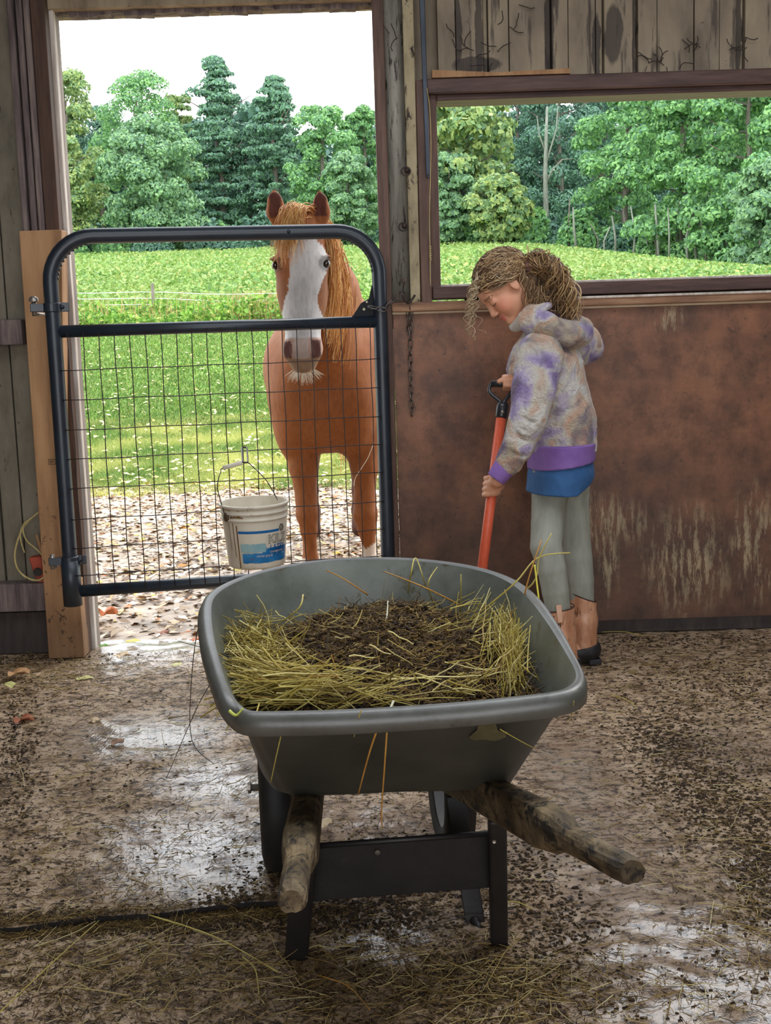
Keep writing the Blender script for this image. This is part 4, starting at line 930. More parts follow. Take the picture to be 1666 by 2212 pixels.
er2 = B(earA+math.pi, 0.82*HB, 0.004); b = MB(); b.lathe(er2, [(0.016, -0.004), (0.015, 0.004), (0.0005, 0.005)], tuple(-(e1*math.sin(earA)+e2*math.cos(earA))), 20)
m_earb = M('dark_bucket_ear', [C8(60, 46, 34), C8(92, 70, 48)], 20, 0.5); b.build('ear', m_earb, bucket, smooth=True); bE.build('ear', m_earb, bucket, smooth=True)
gp1, gp2 = P(482, 1011, 4.40), P(528, 998, 4.41)
bail = spline([er+e2*0.004, P(471, 1060, 4.33), P(472, 1035, 4.35), P(477, 1020, 4.38), gp1, gp2, P(550, 1012, 4.43), P(573, 1035, 4.45), P(588, 1058, 4.47), er2], 8)
MB().tube(bail, 0.0019, 7).build('bail', m_gwire, bucket, smooth=True)
MB().tube([gp1, gp1+(gp2-gp1)*.3, gp1+(gp2-gp1)*.7, gp1+(gp2-gp1)*.9], [.0085, .0075, .0078, .0085], 14).build('grip', m_labw, bucket, smooth=True)
hkp = P(530, 998, 4.41); zt_ = gpix(527, 975); top = G(zt_[0], gpix(160, 991)[1]+0.012, 0.03)
b = MB().tube(link_pts((hkp+top)/2, top-hkp, (1, 0.2, 0), float(np.linalg.norm(top-hkp))+0.012, 0.019), 0.0032, 8, closed=True)
tag(b.build('snap_hook', m_gwire, smooth=True), 'dark snap hook that hangs the bucket on the gate mesh', 'hook')

# ------------------------------------------------------------------ wheelbarrow
wb0 = Z(860, 1930, 0); wb = empty('wheelbarrow', (wb0[0], 2.4, 0), 'grey plastic wheelbarrow full of manure and straw with two worn wooden handles', 'wheelbarrow')
rim_px = [(517, 1530), (548, 1543), (640, 1543), (760, 1539), (880, 1532), (1000, 1523), (1110, 1512), (1195, 1501), (1236, 1487), (1250, 1462), (1228, 1415), (1186, 1345), (1140, 1287), (1085, 1250),
          (1010, 1228), (915, 1215), (830, 1211), (740, 1213), (660, 1221), (580, 1236), (512, 1258), (468, 1283), (451, 1312), (454, 1372), (470, 1438), (490, 1495)]
rim = []
for (a, c) in rim_px:
    t = min(1, max(0, (1530-c)/318)); rim.append(Z(a, c, 0.62+0.08*t**0.7))
rim = spline(rim, 5, closed=True); NR = len(rim)
yn, yf = rim[:, 1].min(), rim[:, 1].max(); xc = lambda y: 0.035-0.085*(y-1.93)/(2.73-1.93)
def tray_pt(p, t, inner=0.0):        # t 0 rim .. 1 floor of the tray
    s = (p[1]-yn)/(yf-yn); yb = 2.165+(2.60-2.165)*s; zb_ = 0.372-0.05*s
    k = t**1.0; xs_ = 1-0.25*k; x = xc(p[1]*(1-k)+yb*k)+(p[0]-xc(p[1]))*xs_; y = p[1]*(1-k)+yb*k; z = p[2]*(1-k)+zb_*k
    q = np.array([x, y, z]); c = np.array([xc(y), 2.36, z])
    if inner: d = c-q; d[2] = 0; d /= np.linalg.norm(d)+1e-9; q = q+d*inner
    return q
levels = [0, .06, .12, .2, .35, .5, .65, .78, .88, .94]
rings = []
def ring(t, inner=0, dz=0.0, out=0.0):
    R_ = []
    for p in rim:
        q = tray_pt(p, t, inner-out); q[2] += dz; R_.append(q)
    return R_
def shrink(Rg, f, dz=0.0):
    c = np.mean(Rg, 0); return [c+(q-c)*np.array([f, f, 1])+np.array([0, 0, dz]) for q in Rg]
# outer: lip skirt, wall, rounded bottom edge, floor
lip = [ring(0, 0, -0.032, 0.012), ring(0, 0, -0.028, 0.020), ring(0, 0, -0.010, 0.021), ring(0, 0, 0.003, 0.014), ring(0, 0, 0.007, 0.004), ring(0, 0, 0.003, -0.006)]
outer = [ring(t, 0.002) for t in levels[2:]]; bo = ring(0.98, 0.012); outer += [bo, shrink(ring(1.0, 0.03), 1.0, -0.002), shrink(ring(1.0, 0.03), 0.5, -0.004), shrink(ring(1.0, 0.03), 0.02, -0.004)]
inner = [ring(t, 0.010) for t in levels[1:]]; inner += [ring(0.97, 0.03), shrink(ring(0.98, 0.05), 0.5), shrink(ring(0.98, 0.05), 0.02)]
def loft(rgs, name, m, parent, flip=False):
    V = np.concatenate([np.array(q) for q in rgs]); F = []
    for i in range(len(rgs)-1):
        for j in range(NR): f = [i*NR+j, i*NR+(j+1) % NR, (i+1)*NR+(j+1) % NR, (i+1)*NR+j]; F.append(f[::-1] if flip else f)
    return mesh_np(name, V, F, m, parent, True)
m_tray = M('grey_moulded_plastic', [C8(50, 49, 43), C8(64, 63, 56), C8(76, 75, 67)], 5, 0.5, bmp=0.25, bd=0.002, stain=C8(90, 80, 56), stain_scale=8, stain_th=0.68, spec=0.6)
m_rim = M('worn_grey_rim', [C8(68, 68, 62), C8(90, 91, 86)], 9, 0.42, bmp=0.4, bd=0.002, stain=C8(60, 58, 54), stain_scale=22, stain_th=0.64, spec=0.9)
tray = loft([ring(0, 0, -0.032, 0.012)]+lip[1:], 'rim', m_rim, wb, True)
trb = loft(outer, 'tray', m_tray, wb, True)
loft([lip[-1]]+inner, 'tray_lining', M('scuffed_lit_tray_inside', [C8(82, 86, 78), C8(110, 114, 106), C8(128, 132, 124)], 5, 0.36, bmp=0.2, bd=0.002, stain=C8(84, 78, 60), stain_scale=14, stain_th=0.62, spec=0.6), wb, False)  # same plastic as outside, coloured lighter for the sky light falling in
loft([ring(0, 0, -0.032, 0.012), ring(.14, 0.001)], 'lip_underside', m_tray, wb, False)
# mud patch on the near wall
m_mud = M('dried_mud', [C8(84, 78, 52), C8(110, 100, 68)], 30, 0.8, bmp=0.4)
V = []; nn = 16
for k in range(nn):
    a = 2*math.pi*k/nn; rr_2 = 1+0.25*math.sin(3*a)+0.12*math.sin(5*a+1); V.append((1054+34*rr_2*math.cos(a), 1578+20*rr_2*math.sin(a)))
def on_near_wall(px, py, off=0.0015):      # ray onto the near (handle-side) wall of the tray
    p0, p1, p2 = tray_pt(rim[20], .1), tray_pt(rim[20], .9), tray_pt(rim[28], .1); n = np.cross(p1-p0, p2-p0); n /= np.linalg.norm(n); n = n if n[1] < 0 else -n
    v = _ray(px, py); o = np.array([0, 0, EYE]); t = np.dot(p0-o, n)/np.dot(v, n); return o+v*t+n*off
pv = [on_near_wall(*q, 0.004) for q in V]; mesh_np('mud_patch', [on_near_wall(1054, 1578, 0.005)]+pv, [[0, 1+k, 1+(k+1) % nn] for k in range(nn)], m_mud, wb, True)
# handles: worn timbers, square under the tray, rounded at the grips
m_hand = M('worn_grey_wood_handle', [C8(52, 43, 31), C8(92, 77, 54), C8(136, 118, 88)], 7, 0.7, (3, 1.2, 3), 0.9, 0.005, C8(34, 27, 20), 16, 0.55)
def handle(e0, e1_, far):
    a = np.array(e0, float); c = np.array(e1_, float); d = (c-a)/np.linalg.norm(c-a); L = np.linalg.norm(c-a); root = a-d*far
    sx = np.cross(d, [0, 0, 1.]); sx /= np.linalg.norm(sx); uu = np.cross(sx, d); b = MB(); V = []; st_ = [(0, 0.030, 0.042, 4), (far+L*0.50, 0.030, 0.042, 4), (far+L*0.60, 0.027, 0.036, 3), (far+L*0.66, 0.021, 0.024, 2.2), (far+L*0.80, 0.021, 0.023, 2), (far+L*.97, 0.021, 0.023, 2), (far+L*1.0, 0.017, 0.018, 2)]
    n = 20
    for s, w, h, pw in st_:
        for j in range(n):
            an = 2*math.pi*j/n+math.pi/4*0; cx, sx_ = math.cos(an), math.sin(an); k = (abs(cx)**pw+abs(sx_)**pw)**(-1/pw)
            V.append(root+d*s+sx*w*k*cx*0.95+uu*h*k*sx_*0.8+RNG.normal(0, .0006, 3))
    F = [[i*n+j, i*n+(j+1) % n, (i+1)*n+(j+1) % n, (i+1)*n+j] for i in range(len(st_)-1) for j in range(n)]+[[(len(st_)-1)*n+j for j in range(n)], [j for j in range(n-1, -1, -1)]]
    b.add(V, F); return b.build('handle', m_hand, wb, smooth=False, bevel=0.0), root, d
HL0, HL1 = P(663, 1748, 2.2), P(630, 1948, 1.50); HR0, HR1 = P(1052, 1716, 2.2), P(1368, 1884, 1.47)
HL0[2] -= 0.0; _, rl, dl = handle(HL0, HL1, 0.55); _, rrr, dr = handle(HR0, HR1, 0.55)
# legs, cross plate, wheels
m_bmetal = M('black_painted_steel', [C8(22, 20, 21), C8(34, 31, 31)], 14, 0.5, bmp=0.2, stain=C8(84, 74, 66), stain_scale=30, stain_th=0.7, spec=0.5)
legL_b, legR_b = Z(641, 2062, 0.0), Z(1078, 2035, 0.0)
def onlin(r0, d, y): return r0+d*((y-r0[1])/d[1])
LT, RT_ = onlin(rl, dl, 2.05), onlin(rrr, dr, 2.12)
def leg(px0, py0, px1, py1, Yt, base, name, w=0.030):
    top = P(px0, py0, Yt); return MB().beam(base, top, w, 0.034, up=(0, 1, 0)).build(name, m_bmetal, wb, bevel=0.005)
leg(662, 1800, 0, 0, 2.16, legL_b, 'leg', 0.046); leg(1074, 1762, 0, 0, 2.20, legR_b, 'leg', 0.034)
b = MB(); z0_, z1_ = None, None
pA, pB = P(672, 1828, 2.235), P(1062, 1800, 2.255); pC, pD = P(1062, 1918, 2.275), P(672, 1948, 2.255)
b.prism([pA, pB, pC, pD], (0, 0.006, 0)); o = b.build('cross_plate', m_bmetal, wb, bevel=0.002)
MB().tube([pA, pB], 0.006, 8).build('plate_edge', m_bmetal, o, smooth=True)
MB().lathe(P(1068, 1818, 2.19), [(0.0005, 0), (0.0035, 0.0006)], (0, -1, 0), 12).build('bolt', m_bolt, wb)
MB().lathe(P(816, 1842, 2.232), [(0.0005, 0.003), (0.005, 0)], (0, -1, 0), 12).build('bolt', m_bolt, wb)
# slanted brace and its curved foot behind the right leg
b = MB().beam(P(985, 1720, 2.45), P(1028, 2000, 2.42), 0.040, 0.005, up=(0, 1, 0)); b.tube([P(1024, 1985, 2.42), P(1034, 2008, 2.40), P(1045, 2025, 2.37)], 0.010, 8)
b.build('brace', m_bmetal, wb, bevel=0.002)
b = MB().beam(P(655, 1850, 2.52), P(648, 1760, 2.5), 0.03, 0.005, up=(0, 1, 0)); b.build('brace', m_bmetal, wb)
m_tyre = M('black_rubber_tyre', [C8(24, 24, 25), C8(44, 42, 42)], 10, 0.6, bmp=0.3); m_whl = M('pale_grey_wheel_rim', [C8(150, 156, 162), C8(184, 190, 196)], 6, 0.35)
WR = 0.187; whl = [P(594, 1688, 2.72), P(972, 1672, 2.76)]
for i, c in enumerate(whl):
    c = np.array([c[0], c[1], WR]); w = 0.036
    o = MB().lathe(c, [(WR*.62, -w*.8), (WR*.8, -w), (WR*.95, -w*.8), (WR, -w*.3), (WR, w*.3), (WR*.95, w*.8), (WR*.8, w), (WR*.62, w*.8)], (1, 0.10, 0), 48).build('tyre', m_tyre, wb, smooth=True)
    h = MB().lathe(c, [(WR*.63, -w*.75), (WR*.60, -w*.75), (WR*.5, -w*.3), (WR*.2, -w*.25), (0.026, -w*1.0), (0.012, -w*1.0), (0.012, w*1.0), (0.026, w*1.0), (WR*.2, w*.25), (WR*.5, w*.3), (WR*.60, w*.75), (WR*.63, w*.75)], (1, 0.10, 0), 40)
    h.build('wheel', m_whl if i else m_bmetal, wb, smooth=True)
ca, cb = np.array([whl[0][0]-0.055, 2.72, WR]), np.array([whl[1][0]+0.05, 2.76, WR]); MB().tube([ca, cb], 0.008, 10).build('axle', m_bolt, wb, smooth=True)
MB().lathe(ca, [(0.014, 0), (0.014, 0.006), (0.0005, 0.007)], (-1, 0, 0), 8).build('axle_nut', m_bolt, wb)
for s, (r0, d, x) in enumerate(((rl, dl, -0.14), (rrr, dr, 0.12))):
    q = onlin(r0, d, 2.68); MB().beam(q, (x, 2.73, WR), 0.03, 0.006, up=(0, 1, 0)).build('axle_bracket', m_bmetal, wb)

# ------------------------------------------------------------------ load: manure and straw
def in_tray(a, r, lvl):             # point of the tray cross-section, a index angle 0..1, r 0..1
    i = a*NR; i0 = int(i) % NR; f = i-int(i); p_ = rim[i0]*(1-f)+rim[(i0+1) % NR]*f; lvl = 0.20+0.36*(p_[1]-yn)/(yf-yn); q = tray_pt(p_, lvl, 0.016); c = np.array([xc(2.33), 2.33, q[2]]); return c+(q-c)*r
def pile_z(x, y):
    d = np.hypot((x-0.0)/0.27, (y-2.34)/0.40); s = np.array([x, y, 0.0])
    return 0.545+0.118*math.exp(-d*d*1.1)+0.014*float(vnoise(s, 20))+0.009*float(vnoise(s, 55, 3))+0.004*float(vnoise(s, 140, 5))
V = []; F = []; na, nr = 240, 70
for j in range(nr+1):
    for i in range(na):
        r_ = (j/nr)*1.0; q = in_tray(i/na, r_, 0.22); edge = max(0, 1-(1-r_)*7)
        z = pile_z(q[0], q[1]); q1 = in_tray(i/na, 1.0, 0.22); z = z*(1-edge)+(q1[2]-.004)*edge; V.append([q[0], q[1], min(z, 0.69)])
for j in range(nr):
    for i in range(na): F.append([j*na+i, j*na+(i+1) % na, (j+1)*na+(i+1) % na, (j+1)*na+i])
V = np.array(V); 
m_man = M('dark_manure', [C8(34, 25, 17), C8(70, 52, 34), C8(112, 88, 56)], 20, 0.8, bmp=1.0, bd=0.02, stain=C8(130, 104, 62), stain_scale=60, stain_th=0.60)
tag(mesh_np('manure_heap', V, F, m_man, smooth=False), 'heap of dark brown manure filling the wheelbarrow tray', 'manure', kind='stuff')
# clods and fibres
def rand_tray(n, rmax=1.0):
    out = []
    while len(out) < n:
        a, r_ = RNG.random(), rmax*math.sqrt(RNG.random()); q = in_tray(a, r_, 0.22); q[2] = pile_z(q[0], q[1]); out.append(q)
    return np.array(out)
def clods(centres, size, m, name, label, cat, flat=0.7):
    base, f = ico((0, 0, 0), (1, 1, 1), 1); n = len(centres); V = []; Fs = []; f = np.array(f)
    for i, c in enumerate(centres):
        s = size*RNG.uniform(0.4, 1.4); d = 1+0.35*RNG.normal(size=(len(base), 1)); V.append(base*d*np.array([s, s*RNG.uniform(.6, 1), s*flat])+c); Fs.append(f+i*len(base))
    return tag(mesh_np(name, np.concatenate(V), np.concatenate(Fs), m, smooth=False), label, cat, kind='stuff')
pts = rand_tray(6500, 0.92); m_clod = M_island('manure_clod', [(0, C8(30, 22, 15)), (0.5, C8(62, 46, 29)), (0.85, C8(96, 75, 46)), (1, C8(140, 114, 68))], 0.8)
clods(pts+np.array([0, 0, 1])*RNG.uniform(-.003, .007, (len(pts), 1)), 0.0046, m_clod, 'manure_clods', 'crumbly clods on top of the manure heap in the wheelbarrow', 'manure', .55)
def straws(b0, dirs, L, r, stops, name, label, cat='straw', bend=0.25, K=5, m=None, parent=None):
    n = len(b0); t = np.linspace(0, 1, K)[None, :, None]; side = rdir(n)[:, None, :]; kink = RNG.uniform(-bend, bend, (n, 1, 1))
    path = b0[:, None, :]+dirs[:, None, :]*L[:, None, None]*t+side*kink*L[:, None, None]*(t*(1-t))+RNG.normal(0, .0012, (n, K, 3))
    rad = 0.72*np.linspace(1, 0.55, K)[None, :]*r[:, None]; V, F = tubes(path, rad, 4)
    o = mesh_np(name, V, F, m or M_island(name+'_colour', stops, 0.45, 0.15), parent, smooth=False); return tag(o, label, cat, kind='stuff')
ss = [(0, C8(116, 98, 46)), (0.3, C8(170, 150, 70)), (0.65, C8(208, 190, 104)), (0.9, C8(228, 216, 150)), (1, C8(176, 130, 58))]
m_straw = M_island('fresh_straw', ss, 0.4, 0.15)
def ang(q): return math.atan2(q[1]-2.33, q[0])
# fibres over the heap
q = rand_tray(7000, 0.93); n = len(q); d = rdir(n)*np.array([1, 1, 0.25]); d /= np.linalg.norm(d, axis=1, keepdims=True)
straws(q+[0, 0, 0.005], d, RNG.gamma(2.0, 0.009, n)+.006, RNG.uniform(.0007, .0019, n), [(0, C8(54, 38, 24)), (0.5, C8(104, 80, 46)), (0.85, C8(150, 120, 66)), (1, C8(196, 176, 104))], 'chopped_fibres', 'chopped brown bedding fibres strewn over the manure heap')
# straw thrown along the left side, near corner and right side
P0 = []; D0 = []; L0 = []
def put(n, px, py, sx, sy, dirpx, L, spread=0.35, zz=(0.0, 0.05)):
    for _ in range(n):
        a, c = RNG.normal(px, sx), RNG.normal(py, sy); q = Z(a, c, 0.585)
        for _ in range(3): q = Z(a, c, max(0.50, pile_z(q[0], q[1])+0.004))
        # keep inside the rim outline
        s = min(1.0, max(0.0, (q[1]-yn)/(yf-yn)))
        if not (yn+0.03 < q[1] < yf-0.05): continue
        xsr = [p for p in rim if abs(p[1]-q[1]) < 0.03]
        if len(xsr) < 2: continue
        lo, hi = min(p[0] for p in xsr)+0.03, max(p[0] for p in xsr)-0.03
        if not lo < q[0] < hi: continue
        d = np.array(dirpx, float)+RNG.normal(0, spread, 3); d /= np.linalg.norm(d); l = RNG.uniform(*L)
        q = q+[0, 0, RNG.uniform(*zz)]; P0.append(q-d*l*0.5); D0.append(d); L0.append(l)
put(420, 560, 1440, 30, 50, (0.55, -0.6, 0.1), (0.05, 0.16)); put(230, 630, 1512, 60, 10, (0.95, -0.15, 0.0), (0.05, 0.20))
put(140, 520, 1380, 14, 50, (0.2, -0.9, 0.4), (0.06, 0.18)); put(40, 800, 1518, 80, 6, (0.95, 0.1, 0.05), (0.04, 0.16))
put(240, 1095, 1390, 20, 50, (0.3, 0.7, 0.3), (0.04, 0.12)); put(180, 1108, 1420, 10, 50, (-0.1, 0.2, 0.95), (0.04, 0.12), 0.25)
put(130, 1050, 1335, 40, 18, (0.8, 0.3, 0.3), (0.04, 0.12)); put(30, 1020, 1500, 50, 8, (0.8, -0.1, 0.2), (0.04, 0.10))
put(50, 600, 1310, 50, 16, (0.2, 0.3, 0.6), (0.04, 0.12), .4); put(90, 860, 1288, 150, 8, (0.2, 0.3, 0.7), (0.03, 0.09), .5)
put(30, 850, 1420, 130, 50, (0.7, -0.2, 0.1), (0.03, 0.09), .6)
P0 = np.array(P0); D0 = np.array(D0); L0 = np.array(L0); D0[:, 2] = np.where((P0[:, 2]+D0[:, 2]*L0) < 0.52, np.abs(D0[:, 2]), D0[:, 2])
straws(P0, D0, L0, RNG.uniform(.0011, .0026, len(P0)), None, 'barrow_straw', 'golden green straw strewn round the heap inside the wheelbarrow', m=m_straw, bend=0.3)
# long single stalks one can pick out
def stalk(pts, r, lab, m=None, leafy=False, grp=None):
    r = r*0.68
    b = MB().tube(spline(pts, 5), [r*(1-0.4*i/(5*(len(pts)-1))) for i in range(5*(len(pts)-1)+1)], 6); return tag(b.build('straw_stalk', m or m_st1, smooth=True), lab, 'straw', grp)
m_st1 = M('golden_stalk', [C8(168, 150, 70), C8(206, 190, 104)], 30, 0.4); m_st2 = M('amber_stalk', [C8(168, 118, 48), C8(200, 150, 76)], 30, 0.45); m_st3 = M('pale_stalk', [C8(206, 204, 176), C8(226, 224, 204)], 30, 0.45)
stalk([Z(795, 1285, .655), P(745, 1252, 2.58), P(705, 1232, 2.62)], .003, 'amber stalk leaning against the back wall of the tray', m_st2)
stalk([Z(1000, 1310, .63), P(915, 1268, 2.5), P(828, 1234, 2.62)], .003, 'long amber stalk lying across the back of the load', m_st2)
stalk([Z(560, 1375, .58), P(640, 1320, 2.35), P(655, 1285, 2.4)][::-1], .0028, 'stalk standing at the left back of the load')
stalk([Z(1060, 1330, .62), P(1150, 1262, 2.42), P(1165, 1205, 2.42), P(1192, 1152, 2.42)], .0028, 'bent stalk rising in front of the leggings, highest of the load', m_st1)
stalk([Z(1010, 1345, .62), P(1110, 1262, 2.40), P(1162, 1205, 2.42), P(1232, 1194, 2.42)], .003, 'long pale stalk bending right across the nearer knee', m_st1)
stalk([Z(1120, 1360, .60), P(1138, 1265, 2.38), P(1170, 1166, 2.40)], .003, 'amber stalk slanting up beside the nearer knee', m_st2)
stalk([P(1155, 1220, 2.40), P(1160, 1260, 2.39), P(1166, 1330, 2.36), Z(1150, 1380, .60)], .0032, 'bright yellow stalk hanging over the right rim by the leggings', M('bright_yellow_stalk', [C8(206, 190, 50), C8(220, 208, 90)], 20, .5))
stalk([Z(880, 1290, .62), P(888, 1240, 2.6), P(898, 1205, 2.63), P(915, 1250, 2.6), Z(925, 1290, .61)], .0028, 'folded stalk peaking over the back rim of the tray')
stalk([Z(940, 1310, .62), P(925, 1262, 2.5), P(945, 1225, 2.55)], .0026, 'thin stalk sticking up behind the heap')
stalk([Z(995, 1330, .61), P(996, 1270, 2.5), P(996, 1240, 2.5)], .0026, 'upright stalk right of the folded one')
stalk([Z(830, 1360, .655), P(836, 1330, 2.3), P(838, 1298, 2.32)], .0028, 'pale stem standing at the top of the heap', m_st3)
stalk([Z(850, 1515, .62), P(835, 1548, 1.90), P(822, 1560, 1.89)], .0034, 'pale split stalk hanging over the near rim', m_st3)
stalk([P(822, 1558, 1.885), P(800, 1620, 1.90), P(774, 1716, 1.97)], .0030, 'amber stalk hanging down the near wall of the tray, left of the two longest', m_st2)
stalk([P(838, 1552, 1.89), P(832, 1640, 1.91), P(824, 1760, 1.98), P(827, 1788, 2.0)], .0026, 'longest stalk hanging straight down past the tray bottom', m_st2)
stalk([Z(560, 1520, .62), P(548, 1560, 1.90), P(538, 1590, 1.93)], .002, 'short stalk hanging over the left near corner of the rim')
stalk([P(618, 1545, 1.90), P(600, 1620, 1.93), P(585, 1690, 1.98)], .0018, 'thin stalk hanging down the left of the near wall')
stalk([Z(780, 1535, .63), P(772, 1560, 1.88), P(765, 1592, 1.90)], .0018, 'small curved stalk hooked on the near rim')
stalk([P(1080, 1575, 1.90), P(1120, 1598, 1.91), P(1158, 1618, 1.93)], .0016, 'thin pale stalk stuck to the mud patch on the near wall')
stalk([Z(1240, 1515, .64), P(1235, 1545, 1.97), P(1225, 1560, 1.98)], .0012, 'wispy fibre hanging from the right corner of the rim')
stalk([Z(470, 1270, .68), P(430, 1350, 2.42), P(413, 1480, 2.36), P(415, 1600, 2.30), P(462, 1650, 2.28)], .0016, 'thin dark twig sticking out over the left rim', m_gap)
stalk([Z(480, 1440, .64), P(430, 1520, 2.15), P(360, 1680, 2.12)], .0014, 'fine dark stem slanting down left of the wheelbarrow', m_gap)
stalk([Z(500, 1420, .65), P(440, 1400, 2.2), P(385, 1385, 2.25)], .0014, 'fine dark stem poking left from the rim', m_gap)
stalk([Z(495, 1535, .625), P(510, 1545, 1.90), P(525, 1530, 1.90)], .0040, 'short green grass blade on the near left corner of the rim', M('green_blade', [C8(176, 186, 80), C8(196, 204, 100)], 20, .5))
stalk([Z(1130, 1495, .63), P(1160, 1440, 2.0), P(1172, 1433, 2.0)], .0012, 'tiny dark twig lying on the right inside wall', m_gap)

# ------------------------------------------------------------------ litter on the barn floor
def fpts(n, reg):                   # reg: list of (px,py,sx,sy,weight)
    w = np.array([r_[4] for r_ in reg], float); w /= w.sum(); idx = RNG.choice(len(reg), n, p=w); out = []
    for i in idx:
        r_ = reg[i]; a, c = RNG.normal(r_[0], r_[2]), RNG.normal(r_[1], r_[3])
        if c < 1330: continue
        q = Z(a, c, 0.0)
        if q[1] > 4.7 or q[1] < 0.9 or abs(q[0]) > 2.2: continue
        out.append(q)
    return np.array(out)
def on_mat(x, y):
    a, b_, c_, d_ = [m_[:2] for m_ in mc]; a = np.array([-1.02, a[1]]); ok = np.ones(len(x), bool)
    for p_, q_ in ((a, b_), (b_, c_), (c_, d_), (d_, a)): ok &= ((q_[0]-p_[0])*(y-p_[1])-(q_[1]-p_[1])*(x-p_[0])) > 0
    return ok
def fz(q): return floor_z(q[:, 0], q[:, 1])+np.where(on_mat(q[:, 0], q[:, 1]), 0.020, 0.0)
regE = [(300+60*k_, 1992-4.5*k_, 34, 6, 1) for k_ in range(-5, 6)]
regS = [(250, 2080, 330, 70, 6), (850, 2120, 300, 60, 3), (200, 1700, 220, 180, 4), (60, 1450, 120, 40, 3), (350, 1420, 160, 40, 2), (1560, 1650, 160, 160, 3), (1500, 1450, 160, 50, 2), (1100, 2130, 160, 50, 3), (1620, 1950, 80, 130, 2), (500, 1600, 200, 150, 1.5)]
q = fpts(2600, regS); q[:, 2] = fz(q)+0.006; n = len(q); d = rdir(n)*np.array([1, 1, .12]); d /= np.linalg.norm(d, axis=1, keepdims=True)
straws(q, d, RNG.gamma(2.2, 0.022, n)+0.01, RNG.uniform(.0008, .0019, n), [(0, C8(96, 76, 40)), (0.4, C8(158, 130, 74)), (0.8, C8(206, 186, 122)), (1, C8(226, 214, 166))], 'loose_straw', 'loose straw scattered over the barn floor', K=4)
q = fpts(17000, regS+regE+[(1450, 1700, 220, 250, 4), (700, 1900, 300, 150, 2)]); q[:, 2] = fz(q)+0.003; n = len(q); d = rdir(n)*np.array([1, 1, .15]); d /= np.linalg.norm(d, axis=1, keepdims=True)
straws(q, d, RNG.uniform(0.006, 0.03, n), RNG.uniform(.0006, .0014, n), [(0, C8(60, 44, 26)), (0.5, C8(104, 82, 48)), (0.85, C8(150, 124, 72)), (1, C8(196, 172, 110))], 'chaff', 'short chaff and chopped stems trodden into the barn floor', K=3)
regM = [(1420, 1600, 60, 45, 4), (1520, 1720, 70, 60, 4), (1640, 1850, 40, 90, 4), (1600, 1480, 90, 40, 2), (1160, 1880, 50, 50, 3), (1130, 2090, 120, 50, 3), (760, 1960, 160, 25, 4), (300, 1998, 250, 9, 6), (560, 1965, 60, 8, 2), (40, 1620, 30, 130, 3),
        (560, 1900, 60, 60, 1), (1560, 2060, 60, 60, 1), (1240, 1990, 40, 60, 2), (820, 1900, 200, 60, 2), (1350, 2130, 60, 40, 1), (250, 1750, 220, 180, 1.2), (1450, 1480, 150, 60, 2), (40, 1410, 90, 14, 3), (1450, 1378, 200, 10, 3)]
WET = [Z(1440, 1960, 0), Z(1560, 2150, 0), Z(1390, 2100, 0), Z(1500, 2060, 0), Z(1270, 1790, 0), Z(480, 1850, 0), Z(520, 1700, 0), Z(300, 1600, 0), Z(1330, 1900, 0), Z(1250, 1650, 0)]
q = RNG.random((23000, 2)); q = np.array([Z(a_*1800-70, 1392+850*c_**1.0, 0.0) for a_, c_ in q]); dw = np.min([np.hypot((q[:, 0]-w_[0])/.20, (q[:, 1]-w_[1])/.26) for w_ in WET], 0); q = q[RNG.random(len(q)) < np.clip(.15+.85*(dw-.5), .12, 1)]; q = q[(q[:, 1] < 4.7) & (q[:, 1] > .9)]; q[:, 2] = fz(q)+0.002; n = len(q); d = rdir(n)*np.array([1, 1, .12]); d /= np.linalg.norm(d, axis=1, keepdims=True)
straws(q, d, RNG.gamma(2.0, 0.0055, n)+.004, RNG.uniform(.0006, .0018, n), [(0, C8(44, 32, 20)), (0.35, C8(80, 60, 38)), (0.6, C8(132, 106, 70)), (0.85, C8(184, 160, 112)), (1, C8(216, 198, 150))], 'trodden_bedding', 'fine shredded bedding trodden all over the barn floor', K=3)
q = fpts(14000, regM); dw = np.min([np.hypot((q[:, 0]-w_[0])/.20, (q[:, 1]-w_[1])/.26) for w_ in WET], 0); q = q[RNG.random(len(q)) < np.clip(.2+.8*(dw-.5), .2, 1)]; q[:, 2] = fz(q)+0.001
clods(q, 0.0042, M_island('floor_manure', [(0, C8(32, 24, 16)), (0.6, C8(62, 47, 30)), (1, C8(104, 82, 52))], 0.7), 'trodden_manure', 'dark crumbs and clods of manure trodden over the barn floor', 'manure', 0.45)
# straws long enough to single out on the floor
def fstalk(a, c, lab, r=.002, m=None):
    A, Cc = Z(*a, 0.0), Z(*c, 0.0); A[2] += 0.012; Cc[2] += 0.012; mid = (A+Cc)/2+np.array([0.008, 0.01, 0.006]); stalk([A, mid, Cc], r, lab, m)
fstalk((322, 1988), (600, 2112), 'longest straw on the floor, slanting left of the left leg', .0026)
fstalk((0, 2200), (215, 2000), 'long straw on the floor in the lower left corner', .002)
fstalk((525, 2080), (560, 2160), 'pale short straw on the floor left of the left leg', .0025)
fstalk((880, 2030), (1080, 1985), 'dark stalk on the floor between the barrow legs', .0018, m_gap)
fstalk((1060, 1965), (1150, 1975), 'pale straw on the floor just right of the right leg', .0026)
fstalk((690, 2120), (800, 2195), 'thin straw on the floor below the cross plate', .0018, m_st2)
fstalk((1390, 1380), (1300, 1372), 'straw on the floor behind the far boot', .0025)
fstalk((1322, 1510), (1378, 1540), 'pale straw on the floor right of the tray corner', .0025)
